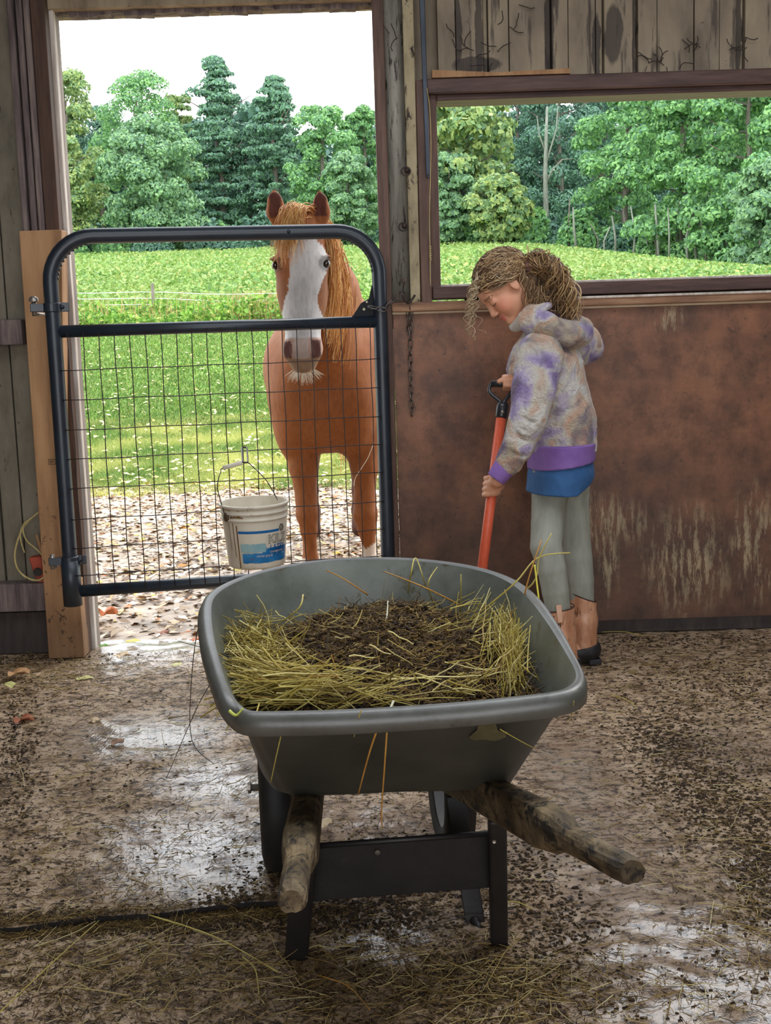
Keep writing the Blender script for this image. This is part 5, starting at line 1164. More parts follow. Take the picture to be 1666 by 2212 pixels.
# big fallen leaves near the doorway
def leaf(px, py, size, cols, label, z=0.012, rot=0.0, lobes=5, name='fallen_leaf', up=0.35):
    c = Z(px, py, z); n = 40; V = [c+np.array([0, 0, 0.006])]
    for k in range(n):
        a = 2*math.pi*k/n; r_ = size*(0.62+0.30*abs(math.cos(lobes*a/2))+0.1*math.cos(a)); x, y = r_*math.cos(a+rot), r_*0.85*math.sin(a+rot)
        V.append(c+np.array([x, y, size*up*abs(math.sin(a*1.5+rot))+0.002]))
    o = mesh_np(name, V, [[0, 1+k, 1+(k+1) % n] for k in range(n)], M('leaf_'+str(px), cols, 60, .55, bmp=.4), None, True)
    md = o.modifiers.new('t', 'SOLIDIFY'); md.thickness = 0.0012; o.modifiers.new('s', 'SUBSURF').render_levels = 1
    bm = bmesh.new(); bm.from_mesh(o.data); bm.free()
    return tag(o, label, 'leaf')
br = [C8(176, 92, 48), C8(206, 124, 72)]; tn = [C8(196, 170, 130), C8(224, 200, 164)]; yl = [C8(206, 180, 40), C8(226, 206, 90)]; dk = [C8(130, 70, 40), C8(156, 92, 56)]; ye = [C8(206, 200, 120), C8(222, 216, 150)]
leaf(231, 1330, .050, br, 'large curled orange-brown leaf outside beside the left door post', rot=.4, up=.7)
leaf(352, 1370, .030, dk, 'small rusty brown leaf outside the doorway below the bottom rail', rot=1)
leaf(378, 1348, .034, tn, 'tan leaf outside the doorway just under the bottom rail', rot=2)
leaf(285, 1386, .036, yl, 'bright yellow leaf on the threshold', rot=.2, up=.1)
leaf(223, 1397, .022, [C8(96, 156, 40), C8(120, 180, 60)], 'small green leaf at the foot of the white door edge', rot=.2)
leaf(262, 1420, .042, tn, 'pale curled leaf on the floor right of the hinge post foot', rot=1.2)
leaf(180, 1467, .038, ye, 'pale yellow leaf on the mat below the hinge post', rot=.1, up=.15)
leaf(380, 1438, .030, ye, 'pale leaf on the mat halfway to the wheelbarrow', rot=.9, up=.15)
leaf(35, 1458, .052, [C8(170, 124, 80), C8(200, 156, 110)], 'broad tan leaf on the floor at the left picture edge', rot=.5)
leaf(25, 1484, .036, ye, 'small pale leaf just below the broad tan leaf', rot=2.5, lobes=3)
leaf(48, 1560, .040, [C8(150, 86, 58), C8(178, 108, 76)], 'reddish brown leaf on the floor at the left edge of the mat', rot=.3, up=.5)
leaf(250, 1608, .030, [C8(130, 96, 70), C8(160, 124, 94)], 'dull brown leaf lying in the middle of the mat', rot=.8)
leaf(205, 1560, .026, tn, 'whitish leaf scrap on the mat left of the dull brown one', rot=1.9, lobes=3)
leaf(420, 1385, .028, br, 'orange leaf outside right of the rusty brown one', rot=1.1)
leaf(700, 1785, .032, tn, 'pale leaf on the floor under the wheelbarrow tray', rot=1.1)
# ------------------------------------------------------------------ horse
HY = 4.97
def HP(px, py, dy=0.0): return P(px, py, HY+dy)
hs = SDF((-1.0, 4.70, -0.03), (0.62, 7.75, 1.86), 0.0085)
hc = HP(646, 462)                       # poll
def hd(x, s, y): return hc+np.array([x-0.012*s, y-0.10*s+0.015, -s])
E3 = hs
E3.ell(hd(0, .085, .06), (.088, .085, .105), k=.03)
E3.ell(hd(0, .19, .045), (.104, .075, .10), k=.04)
for s in (-1, 1):
    E3.ell(hd(s*.086, .185, .030), (.026, .030, .024), k=.025)
    E3.ell(hd(s*.052, .29, .125), (.044, .10, .125), k=.05)
E3.cap(hd(0, .18, .035), hd(0, .50, .025), .074, .060, k=.04)
E3.cap(hd(0, .30, .075), hd(0, .50, .065), .080, .055, k=.05, sq=((1, 0, 0), 1.05))
E3.ell(hd(0, .53, .045), (.072, .062, .062), k=.04)
E3.ell(hd(0, .585, .065), (.048, .045, .036), k=.025)
for s in (-1, 1):
    E3.ell(hd(s*.050, .520, .002), (.026, .030, .044), k=.02)
    E3.ell(hd(s*.056, .522, -.034), (.014, .022, .030), k=.01, sub=True)
    E3.ell(hd(s*.103, .192, .022), (.020, .020, .014), k=.012, sub=True)
    E3.ell(hd(s*.108, .166, .030), (.020, .026, .008), k=.012)
E3.cap(hd(-.035, .575, .004), hd(.035, .575, .004), .006, .006, k=.006, sub=True)
def ear(l, lab=None):
    pts = [HP(*q, .055) for q in l[0]]; E3.chain(pts, l[1], k=.02, sq=((0, 1, 0), .62))
    c = [p+np.array([0, -.030, 0]) for p in pts]; E3.chain(c[1:3], [l[1][1]*.66, l[1][2]*.6], k=.008) if 0 else None
    E3.cap(pts[0]+np.array([0, -.028, .02]), pts[2]+np.array([0, -.020, 0]), .017, .011, k=.008, sub=True)
ear(([(607, 494), (597, 458), (593, 430), (592, 404)], [.028, .038, .026, .0015]))
ear(([(690, 490), (694, 458), (693, 432), (689, 406)], [.026, .036, .026, .0015]))
# neck, chest, barrel, quarters
E3.chain([hd(0, .10, .12), P(672, 560, 5.30), P(700, 640, 5.58), P(715, 700, 5.85)], [.085, .125, .165, .20], k=.08, sq=((1, 0, 0), .88))
E3.chain([P(664, 640, 5.32), P(690, 730, 5.55), P(700, 800, 5.70)], [.09, .15, .20], k=.08, sq=((1, 0, 0), 1.0))
E3.ell(P(700, 815, 5.76), (.262, .27, .27), k=.06); E3.ell(P(700, 880, 5.70), (.22, .22, .21), k=.06)
for s, px in ((-1, 640), (1, 763)): E3.ell(P(px, 865, 5.66), (.120, .16, .20), k=.05); E3.ell(P(px+s*4, 930, 5.66), (.088, .12, .14), k=.04)
bz = P(706, 800, 5.8)[2]; bxx = P(706, 800, 5.8)[0]
E3.chain([(bxx, 5.85, bz+.04), (bxx+.02, 6.4, bz), (bxx+.05, 6.95, bz+.05), (bxx+.06, 7.25, bz+.02)], [.28, .305, .29, .23], k=.08)
E3.ell((bxx+.02, 5.95, bz+.30), (.10, .25, .13), k=.10)
ycl = P(706, 920, 5.66); E3.cap(ycl+np.array([0, -.30, .10]), ycl+np.array([0, -.17, -.10]), .008, .010, k=.05, sub=True)    # crease between the breast muscles
def leg_(l, Y, k=.025):
    for i in range(len(l)-1): E3.cap(P(l[i][0], l[i][1], Y+l[i][3]), P(l[i+1][0], l[i+1][1], Y+l[i+1][3]), l[i][2], l[i+1][2], k)
leg_([(652, 930, .088, .06), (655, 1005, .066, .02), (662, 1078, .045, .0), (664, 1110, .050, -.01), (667, 1145, .037, .01), (670, 1178, .028, .02)], 5.62)
leg_([(788, 930, .088, .06), (787, 1005, .064, .02), (789, 1078, .046, .0), (790, 1112, .052, -.01), (793, 1145, .038, .01), (797, 1180, .029, .02)], 5.62)
for px in (671, 798):
    f = P(px, 1206, 5.64); E3.cap(f+np.array([0, 0, .07]), f, .028, .036, k=.02); E3.cap(f, (f[0], f[1]-.06, .075), .034, .034, k=.015); E3.cap((f[0], f[1]-.07, .06), (f[0], f[1]-.085, .02), .042, .055, k=.012)
for px in (668, 772):
    x = P(px, 1000, 7.1)[0]; E3.chain([(x, 7.1, .95), (x, 7.05, .72), (x, 7.28, .50), (x, 7.24, .27), (x, 7.24, .15), (x, 7.17, .05)], [.17, .10, .055, .036, .042, .05], k=.03)
E3.clip_plane((0, 0, 0.0), (0, 0, -1))
E3.wobble(.0035, 11, 1)
V, F = E3.mesh()
def relax(V, F, it=1):
    n = len(V); 
    for _ in range(it):
        acc = np.zeros_like(V); cnt = np.zeros(n)
        for a in range(4):
            for b_ in (1, 3): np.add.at(acc, F[:, a], V[F[:, (a+b_) % 4]]); np.add.at(cnt, F[:, a], 1)
        V = V*0.5+0.5*acc/np.maximum(cnt, 1)[:, None]
    return V
V = relax(V, F, 2)
def proj(V):
    d = V-np.array([0, 0, EYE]); z = d@_f; return 833+FPX*(d@_r)/z, 1106-FPX*(d@_u)/z
ch = np.array(C8(148, 90, 50)); dk_ = np.array(C8(92, 58, 46)); wh = np.array(C8(196, 192, 188)); pk = np.array(C8(166, 134, 116)); rl_ = np.array(C8(150, 102, 84))
hx = V[:, 0]-hc[0]; hz_ = hc[2]-V[:, 2]; headm = (V[:, 1] < 5.22) & (hz_ > -.2) & (hz_ < .66)
col = np.tile(ch, (len(V), 1)); nz = vnoise(V, 7, 2)[:, None]; col = col*(1+0.08*nz)
col = np.where((V[:, 1:2] > 5.95), dk_*1.02, col)
mx = 646; sc_ = HY/FPX                    # blaze outline, distance below the poll against left/right edge (metres across the face)
ys = (np.array([500, 515, 540, 565, 600, 630, 645, 690, 720, 800])-462)*sc_
xl = (np.array([652, 640, 618, 626, 622, 617, 606, 596, 590, 590])-mx)*sc_
xr = (np.array([668, 682, 700, 706, 692, 680, 678, 692, 700, 700])-mx)*sc_
a_ = np.interp(hz_, ys, xl); b_ = np.interp(hz_, ys, xr); jit = 0.006*vnoise(V, 60, 5)
white = headm & (hz_ > ys[0]) & (hx > a_+jit) & (hx < b_+jit) & (V[:, 1] < hc[1]+.10)
col[white] = wh
snip = headm & (hz_ > .475) & (np.abs(hx) < .062) & (V[:, 1] < hc[1]+.05); col[snip] = wh*.35+pk*.65
nos = headm & (np.abs(np.abs(hx+.006)-.056) < .017) & (np.abs(hz_-.522) < .034); col[nos] = np.array(C8(96, 64, 56)); nr2 = headm & ~nos & (np.abs(np.abs(hx+.006)-.056) < .027) & (np.abs(hz_-.522) < .044); col[nr2] = np.array(C8(176, 140, 124))
chk_ = headm & (hz_ > .2) & (hz_ < .46) & (np.abs(hx) > .055) & ~white; col[chk_] *= .82; evr = headm & (np.hypot(np.abs(hx)-.100, hz_-.190) < .030); col[evr] *= .55  # cheek shading darkened into the coat colour
muzz = headm & (hz_ > .555); col[muzz] = np.array(C8(150, 122, 98))
earc = np.where(hx < 0, P(596, 450, HY+.055)[0]-hc[0], P(693, 452, HY+.055)[0]-hc[0]); earin = (V[:, 2] > hc[2]-.01) & (V[:, 2] < hc[2]+.09) & headm & (np.abs(hx-earc) < .024) & (V[:, 1] < HY+.050); col[earin] = np.array(C8(92, 52, 40))
for px in (671, 798):
    f = P(px, 1206, 5.64); top = .23 if px > 700 else .17
    m_ = (np.hypot(V[:, 0]-f[0], V[:, 1]-f[1]) < .13) & (V[:, 2] < top+.03*vnoise(V, 20, 3)); col[m_] = np.array(C8(214, 200, 184))
    m_ = m_ & (V[:, 2] < .07); col[m_] = np.array(C8(110, 92, 78))
m_coat = attr_mat('chestnut_coat', 0.6, 70, .38, .2, (1, 1, .35), .15)
hb0 = (bxx, 6.0, 0.0); horse = empty('horse', hb0, 'chestnut horse with white blaze standing outside the gate and looking in', 'horse')
mesh_np('body', V, F, m_coat, horse, True, attrs=col)
m_eye = M('dark_eye', [C8(24, 14, 10), C8(44, 26, 18)], 20, 0.06, spec=0.9)
for s in (-1, 1): mesh_np('eye', *ico(hd(s*.100, .192, .034), (.0155, .0175, .0165), 3), m_eye, horse, True)
def strandset(starts, ends, sag, wav, r, name, m, parent, K=9, freq=3.0, curl=0.0):
    n = len(starts); t = np.linspace(0, 1, K)[None, :, None]; p = starts[:, None]*(1-t)+ends[:, None]*t
    p = p+np.asarray(sag)[:, None]*(4*t*(1-t)); ph = RNG.uniform(0, 6.28, (n, 1, 1)); s1 = rdir(n)[:, None]; s2 = rdir(n)[:, None]
    w = np.sin(ph+freq*6.28*t)*s1+np.cos(ph+freq*6.28*t)*s2; p = p+w*wav*(0.25+t)
    rad = np.asarray(r)[:, None]*np.linspace(1, .4, K)[None]
    V, F = tubes(p, rad, 4); return mesh_np(name, V, F, m, parent, True)
m_mane = M_island('golden_mane', [(0, C8(150, 92, 46)), (0.35, C8(200, 140, 76)), (0.7, C8(226, 178, 108)), (1, C8(240, 210, 150))], 0.45)
n = 1200; t = RNG.random(n)
cr0 = hd(.05, .0, .11); cr1 = P(742, 640, 5.75)
st_a = cr0*(1-t[:, None])+cr1*t[:, None]+RNG.normal(0, .012, (n, 3))
en = np.stack([P(706+42*q+RNG.normal(0, 9), 620+110*q+RNG.uniform(-60, 100), 5.12+.48*q) for q in t])
sg = np.stack([np.full(n, .045), np.full(n, -.06), np.full(n, .05)], -1)*RNG.uniform(.5, 1.2, (n, 1)); strandset(st_a, en, sg, .008, RNG.uniform(.0010, .0028, n), 'mane', m_mane, horse, 10, 1.2)
n = 420; st_a = hd(0, -.005, .07)+RNG.normal(0, 1, (n, 3))*np.array([.030, .02, .010]); q = RNG.normal(0, 1, n)
en = np.stack([HP(640+16*v_-4-22*u_**2, 500+72*u_**2+RNG.uniform(-12, 8), -.07) for v_, u_ in zip(q, RNG.random(n))]); en[:, 0] -= np.abs(RNG.normal(0, .012, n)); en[:, 1] = hc[1]-.075
sg = np.stack([np.zeros(n), np.full(n, -.055), np.full(n, .055)], -1); strandset(st_a, en, sg, .005, RNG.uniform(.0010, .0022, n), 'forelock', m_mane, horse, 10, 1.0)
n = 150; a = RNG.uniform(-2.6, -.5, n); c = hd(0, .585, .05); st_a = c+np.stack([np.cos(a)*.05, -.02+0*a, np.sin(a)*.03], -1); dd = np.stack([np.cos(a), -.2+0*a, np.sin(a)], -1)*RNG.uniform(.015, .05, (n, 1))
strandset(st_a, st_a+dd, dd*0, .002, np.full(n, .0007), 'whiskers', M_island('pale_whisker', [(0, C8(206, 190, 160)), (1, C8(236, 226, 206))], .5), horse, 5, .5)
x = hb0[0]; n = 160; st_a = np.array([x+.06, 7.5, bz+.22])+RNG.normal(0, .02, (n, 3)); en = np.array([x+.06, 7.62, .45])+RNG.normal(0, .05, (n, 3))
strandset(st_a, en, np.tile([0, .08, .1], (n, 1)), .01, np.full(n, .004), 'tail', m_mane, horse, 8, 1)
b = MB().tube(spline([P(808, 955, 5.3), P(797, 985, 5.28), P(782, 1010, 5.28), P(768, 1032, 5.3), P(765, 1050, 5.3)], 5), .0012, 5)
# a light straw wisp caught on the chest
tag(b.build('straw_wisp', m_st3, smooth=True), 'thin pale straw wisp caught on the horse near its far foreleg', 'straw')

# ------------------------------------------------------------------ girl
m_skin = attr_mat('skin', 0.5, 40, .06, .03, spec=0.35)
gl = empty('person', (P(1235, 1430, 4.25)[0], 4.24, 0), 'person in purple tie-dye fleece hoodie and grey leggings, head bowed, holding an orange shovel', 'person')
HC = P(1090, 622, 4.24); ff = np.array([-.69, -.20, -.70]); ff /= np.linalg.norm(ff); uu_ = np.array([-.71, 0.02, .70]); uu_ -= ff*np.dot(ff, uu_); uu_ /= np.linalg.norm(uu_); ssd = np.cross(ff, uu_); ssd = ssd if ssd[1] < 0 else -ssd
HR = np.array([ff, ssd, uu_])
def hp(f, s, u): return HC+ff*f+ssd*s+uu_*u
bd = SDF((0.20, 3.90, -0.01), (0.76, 4.62, 1.46), 0.0036)
bd.ell(hp(-.015, 0, .028), (.085, .069, .076), HR, .012); bd.ell(hp(.042, 0, .030), (.042, .054, .048), HR, .02); bd.ell(hp(.030, 0, -.035), (.048, .050, .064), HR, .02)
for s in (-1, 1):
    bd.cap(hp(-.02, s*.042, -.045), hp(.052, s*.010, -.090), .018, .015, k=.022); bd.ell(hp(.044, s*.028, -.038), (.030, .026, .030), HR, .018)
    bd.ell(hp(.086, s*.030, .000), (.013, .019, .012), HR, .012, sub=True); bd.ell(hp(.064, s*.030, -.004), (.0165, .0165, .0145), HR, .004)
    bd.cap(hp(.079, s*.012, .016), hp(.070, s*.046, .014), .006, .005, k=.010)
    bd.ell(hp(-.012, s*.068, -.012), (.015, .006, .026), HR, .006); bd.ell(hp(-.010, s*.076, -.010), (.009, .004, .016), HR, .003, sub=True)
bd.cap(hp(.076, 0, .010), hp(.091, 0, -.030), .0065, .0085, k=.010); bd.ell(hp(.093, 0, -.035), (.009, .0085, .008), HR, .006)
for s in (-1, 1): bd.ell(hp(.086, s*.0095, -.038), (.0085, .0065, .0065), HR, .004)
bd.ell(hp(.078, 0, -.058), (.010, .019, .0065), HR, .006); bd.ell(hp(.0755, 0, -.0695), (.010, .017, .007), HR, .005); bd.cap(hp(.0885, -.016, -.0635), hp(.0885, .016, -.0635), .0012, k=.002, sub=True)
bd.ell(hp(.066, 0, -.090), (.016, .018, .014), HR, .012)
bd.cap(hp(-.045, 0, -.05), P(1175, 722, 4.25), .040, .048, k=.02)
def GP(q): return P(q[0], q[1], q[2])
def gch(S_, l, k=.02, grow=0.0, sq=None): S_.chain([GP(q) for q in l], [q[3]+grow for q in l], k, sq=sq)
torso = [(1174, 735, 4.25, .055), (1180, 795, 4.25, .100), (1196, 880, 4.25, .095), (1208, 960, 4.25, .090), (1212, 1010, 4.25, .088)]
nleg = [(1194, 1020, 4.20, .066), (1188, 1070, 4.205, .058), (1183, 1130, 4.175, .052), (1180, 1180, 4.15, .050), (1192, 1228, 4.14, .045), (1200, 1277, 4.14, .042), (1208, 1330, 4.14, .037), (1214, 1395, 4.14, .034)]
fleg = [(1236, 1020, 4.31, .060), (1240, 1070, 4.33, .050), (1243, 1106, 4.33, .044), (1246, 1155, 4.33, .044), (1248, 1204, 4.33, .048), (1254, 1253, 4.33, .044), (1258, 1300, 4.33, .038), (1262, 1380, 4.33, .032)]
narm = [(1168, 772, 4.13, .058), (1154, 850, 4.06, .048), (1139, 912, 4.03, .042), (1113, 968, 4.03, .036), (1080, 1026, 4.045, .022), (1072, 1040, 4.045, .020)]
farm = [(1212, 752, 4.37, .055), (1268, 738, 4.46, .042), (1200, 790, 4.42, .036), (1125, 822, 4.26, .024), (1108, 829, 4.225, .020)]
gch(bd, torso, .03, -.012, ((0, 1, 0), 1.2)); gch(bd, nleg, .004, -.003); gch(bd, fleg, .004, -.003); gch(bd, narm, .006, -.003); gch(bd, farm, .006, -.003)
for l, dy in ((nleg, 0), (fleg, 0)):
    q = GP(l[-1]); bd.cap(q, q+np.array([-.02, 0, -.06]), .03, .03, k=.02); bd.cap((q[0]-.01, q[1], .045), (q[0]-.12, q[1]-.01, .035), .03, .024, k=.02)
# near hand closed round the shaft
SA, SB = P(1086, 878, 4.165), P(1045, 1205, 4.055); sdv = (SB-SA)/np.linalg.norm(SB-SA)
def shaft_at(py): 
    k = (py-878)/(1205-878.); return SA+(SB-SA)*k
hcn = shaft_at(1049); rad0 = .0165
bd.cap(P(1073, 1038, 4.045), hcn+np.array([.016, -.020, .010]), .022, .022, k=.012, sq=((0, 1, 0), .8)); bd.ell(hcn+np.array([.004, -.026, .0]), (.024, .012, .034), None, .012)
for i in range(4):
    c = hcn-sdv*(.029-.0185*i); rr3 = .0085-.0006*(i == 3); pth_ = []
    for a in (-1.15, -.45, .4, 1.2, 2.0, 2.7): pth_.append(c+np.array([-math.sin(a+.35), -math.cos(a+.35), 0])*(rad0+rr3*1.05)+sdv*.004*a)
    bd.chain(pth_, [rr3*1.15, rr3*1.12, rr3*1.08, rr3, rr3*.95, rr3*.85], k=.004)
tb = [hcn+np.array([.026, -.018, .018]), hcn+np.array([.028, -.004, -.004]), hcn+np.array([.018, .020, -.018]), hcn+np.array([-.004, .027, -.026])]; bd.chain(tb, [.012, .010, .009, .0075], k=.005)
# far hand over the grip bar
g1, g2 = P(1061, 828, 4.20), P(1101, 829, 4.20); gm = P(1098, 827, 4.20)
bd.ell(gm+np.array([.022, .012, .012]), (.024, .024, .016), None, .012)
for i in range(4):
    c = g1+(g2-g1)*(.50+.22*i); pth_ = [c+np.array([.006*(2-i) if i else .01, .026, .022]), c+np.array([0, .004, .022]), c+np.array([0, -.018, .012]), c+np.array([0, -.022, -.006]), c+np.array([0, -.008, -.018])]
    if i == 0: pth_ = [c+np.array([.028, -.004, .020]), c+np.array([.012, -.014, .016]), c+np.array([-.006, -.017, .008])]
    bd.chain(pth_, [.0085, .0082, .0078, .0074, .007][:len(pth_)], k=.004)
V, F = bd.mesh(); V = relax(V, F, 1)
sk = np.array(C8(212, 154, 122)); L_ = (V-HC)@HR.T
col = np.tile(sk, (len(V), 1))
lip = (np.abs(L_[:, 2]+.064) < .0105) & (np.abs(L_[:, 1]) < .019) & (L_[:, 0] > .074); col[lip] = np.array(C8(196, 112, 100))
chk = np.exp(-(((L_[:, 0]-.055)/.03)**2+((np.abs(L_[:, 1])-.04)/.025)**2+((L_[:, 2]+.035)/.025)**2)); col = col*(1-.25*chk[:, None]*np.array([0, 1, 1]))
brow = (np.abs(L_[:, 2]-.019-.10*(np.abs(L_[:, 1])-.03)*-1) < .0042) & (np.abs(np.abs(L_[:, 1])-.031) < .018) & (L_[:, 0] > .05); col[brow] = np.array(C8(140, 96, 70))
mesh_np('body', V, F, m_skin, gl, True, attrs=col)
m_lash = M('dark_lash', [C8(50, 32, 24), C8(66, 44, 32)], 30, .6)
for s in (-1, 1):
    pts = [hp(.064+.0163*math.cos(b_)*math.cos(a), s*.030+s*.0165*math.sin(a), -.004-.0145*math.sin(b_)) for a, b_ in ((-.9, .5), (-.4, .62), (.1, .66), (.6, .62), (1.1, .5))]
    MB().tube(spline([p+ff*.001 for p in pts], 4), .0012, 5).build('eyelashes', m_lash, gl, smooth=True)
# hair: cap, curls gathered behind, loose front lock
m_hair = M_island('curly_brown_hair', [(0, C8(84, 62, 44)), (0.35, C8(134, 104, 74)), (0.75, C8(184, 150, 108)), (1, C8(222, 194, 150))], 0.4, 0.15, spec=.5)
m_hairc = M('hair_mass', [C8(60, 46, 36), C8(96, 76, 56), C8(126, 100, 76)], 8, 0.5, (4, 4, 4), 0.6, 0.004, obj=False)
hr = SDF(HC-.17, HC+.17, .0035)
hr.ell(hp(-.020, 0, .034), (.095, .078, .082), HR, .01); hr.ell(hp(-.07, 0, -.03), (.045, .062, .055), HR, .03)
p0 = hp(.080, 0, .046); nrm = ff*.42-uu_*.91; hr.clip_plane(p0, nrm)
hr.wobble(.0035, 75, 3); V, F = hr.mesh(); hair = mesh_np('hair', V, F, m_hairc, gl, True)
tie = P(1139, 578, 4.22)
n = 620; th = RNG.uniform(-2.6, 2.6, n); lat = RNG.uniform(-.35, 1.0, n)
def capdir(f, s, u): v = np.stack([f, s, u], -1); return v/np.linalg.norm(v, axis=1, keepdims=True)
d = RNG.normal(size=(n*3, 3)); d /= np.linalg.norm(d, axis=1, keepdims=True); k = (d[:, 0]*.42-d[:, 2]*.91) < .10; d = d[k][:n]; n = len(d)
surf = HC+(np.array([-.020, 0, .034])+d*np.array([.0965, .0795, .0835]))@HR
K = 12; t = np.linspace(0, 1, K)[None, :, None]; tl = (tie-HC)@HR.T; tn_ = (tl-np.array([-.02, 0, .034]))/np.array([.0965, .0795, .0835]); tn_ /= np.linalg.norm(tn_)
a0 = d[:, None, :]*(1-t)+tn_[None, None]*t*1.0; a0 /= np.linalg.norm(a0, axis=2, keepdims=True); rr5 = 1+RNG.uniform(0, .07, (n, 1, 1))
ph = RNG.uniform(0, 6.28, (n, 1, 1)); wv = .0075*np.sin(ph+t*RNG.uniform(16, 30, (n, 1, 1)))
loc = np.array([-.020, 0, .034])+a0*np.array([.0965, .0795, .0835])*rr5; sdir = np.cross(a0, tn_[None, None]); sdir /= np.linalg.norm(sdir, axis=2, keepdims=True)+1e-6
loc = loc+sdir*wv+a0*np.abs(wv)*.5; path = HC+loc@HR; Vh, Fh = tubes(path, RNG.uniform(.0012, .0026, (n, 1))*np.ones((1, K)), 4); mesh_np('swept_curls', Vh, Fh, m_hair, hair, True)
def curls(starts, ends, sag, R_, turns, r, name, K=26, fr=.3):
    n = len(starts); t = np.linspace(0, 1, K)[None, :, None]; p = starts[:, None]*(1-t)+ends[:, None]*t+np.asarray(sag)[:, None]*(4*t*(1-t))
    ph = RNG.uniform(0, 6.28, (n, 1, 1)); T = np.gradient(p, axis=1); T /= np.linalg.norm(T, axis=2, keepdims=True)
    a = rdir(n)[:, None]; n1 = np.cross(T, a); n1 /= np.linalg.norm(n1, axis=2, keepdims=True); n2 = np.cross(T, n1); an = ph+t*6.28*np.asarray(turns)[:, None, None]
    p = p+(np.cos(an)*n1+np.sin(an)*n2)*(np.asarray(R_)[:, None, None])*np.minimum(1, t*5+.2); V, F = tubes(p, np.asarray(r)[:, None]*np.linspace(1, .6, K)[None], 4)
    return mesh_np(name, V, F, m_hair, hair, True)
n = 420; u = RNG.random(n)
en = np.stack([P(1158+82*a**.7+RNG.normal(0, 8), 600+95*a+RNG.normal(0, 14), 4.24+RNG.normal(0, .045)) for a in u])
st0 = tie+RNG.normal(0, .012, (n, 3)); sg = np.stack([.03*u+.01, RNG.normal(0, .03, n), .035+.02*RNG.random(n)], -1); curls(st0, en, sg, RNG.uniform(.009, .020, n), RNG.uniform(1.5, 3.6, n), RNG.uniform(.0009, .0022, n), 'ponytail_curls')
m_gold = M_island('golden_ringlets', [(0, C8(120, 90, 58)), (0.5, C8(176, 138, 92)), (1, C8(226, 194, 142))], .38, .2, spec=.6); n = 130; u = RNG.random(n)
en = np.stack([P(1158+88*a**.7+RNG.normal(0, 6), 596+108*a+RNG.normal(0, 10), 4.19+RNG.normal(0, .03)) for a in u]); st0 = tie+RNG.normal(0, .014, (n, 3)); sg = np.stack([.032*u+.012, np.full(n, -.03), .04+.02*RNG.random(n)], -1)
curls(st0, en, sg, RNG.uniform(.010, .020, n), RNG.uniform(2, 4, n), RNG.uniform(.0018, .0034, n), 'ringlets', 36).data.materials[0] = m_gold
pm = SDF(P(1195, 620, 4.24)-.16, P(1195, 620, 4.24)+.16, .004); pm.chain([P(1150, 585, 4.24), P(1182, 590, 4.24), P(1205, 630, 4.24), P(1215, 665, 4.24)], [.035, .052, .045, .025], .02); pm.cap(P(1150, 610, 4.24), P(1160, 660, 4.24), .045, .035, k=.03); pm.wobble(.007, 60, 8); V, F = pm.mesh()
mesh_np('ponytail', V, F, m_hairc, hair, True)
m_lock = M_island('pale_front_curls', [(0, C8(176, 150, 112)), (1, C8(232, 214, 180))], .4, .3, spec=.5)
n = 18; st0 = np.stack([P(1030+RNG.normal(0, 5), 610+RNG.normal(0, 12), 4.17+RNG.normal(0, .012)) for _ in range(n)]); en = np.stack([P(1022+RNG.normal(0, 9), RNG.uniform(665, 738), 4.15+RNG.normal(0, .012)) for _ in range(n)])
curls(st0, en, np.tile([-.012, -.01, 0], (n, 1)), RNG.uniform(.009, .015, n), RNG.uniform(2.5, 4.2, n), RNG.uniform(.0010, .0018, n), 'front_curls', 34).data.materials[0] = m_lock
n = 150; u = RNG.random((n, 2)); st0 = HC+np.stack([-.075+.03*u[:, 0], .055+.012*u[:, 1], .02-.075*u[:, 0]], -1)@HR; en = np.stack([P(1150+40*a+RNG.normal(0, 6), 640+40*c_, 4.165+RNG.normal(0, .012)) for a, c_ in u])
curls(st0, en, rdir(n)*.01, RNG.uniform(.005, .011, n), RNG.uniform(1.5, 3, n), RNG.uniform(.0010, .0022, n), 'nape_curls')
n = 160; d = RNG.normal(size=(n*3, 3)); d /= np.linalg.norm(d, axis=1, keepdims=True); d = d[(d[:, 0]*.42-d[:, 2]*.91) < -.1][:n]; n = len(d)
s0 = HC+(np.array([-.020, 0, .034])+d*np.array([.097, .08, .084]))@HR; e0 = s0+(d@HR)*RNG.uniform(.006, .022, (n, 1))+rdir(n)*.018; curls(s0, e0, rdir(n)*.006, np.full(n, .003), np.full(n, 1.5), np.full(n, .0005), 'flyaway_hairs', 10)
mesh_np('scrunchie', *ico(tie+np.array([.004, -.02, 0]), (.018, .02, .02), 2), M('brown_hair_tie', [C8(96, 66, 62), C8(136, 100, 92)], 60, .8, bmp=.5), hair, True)

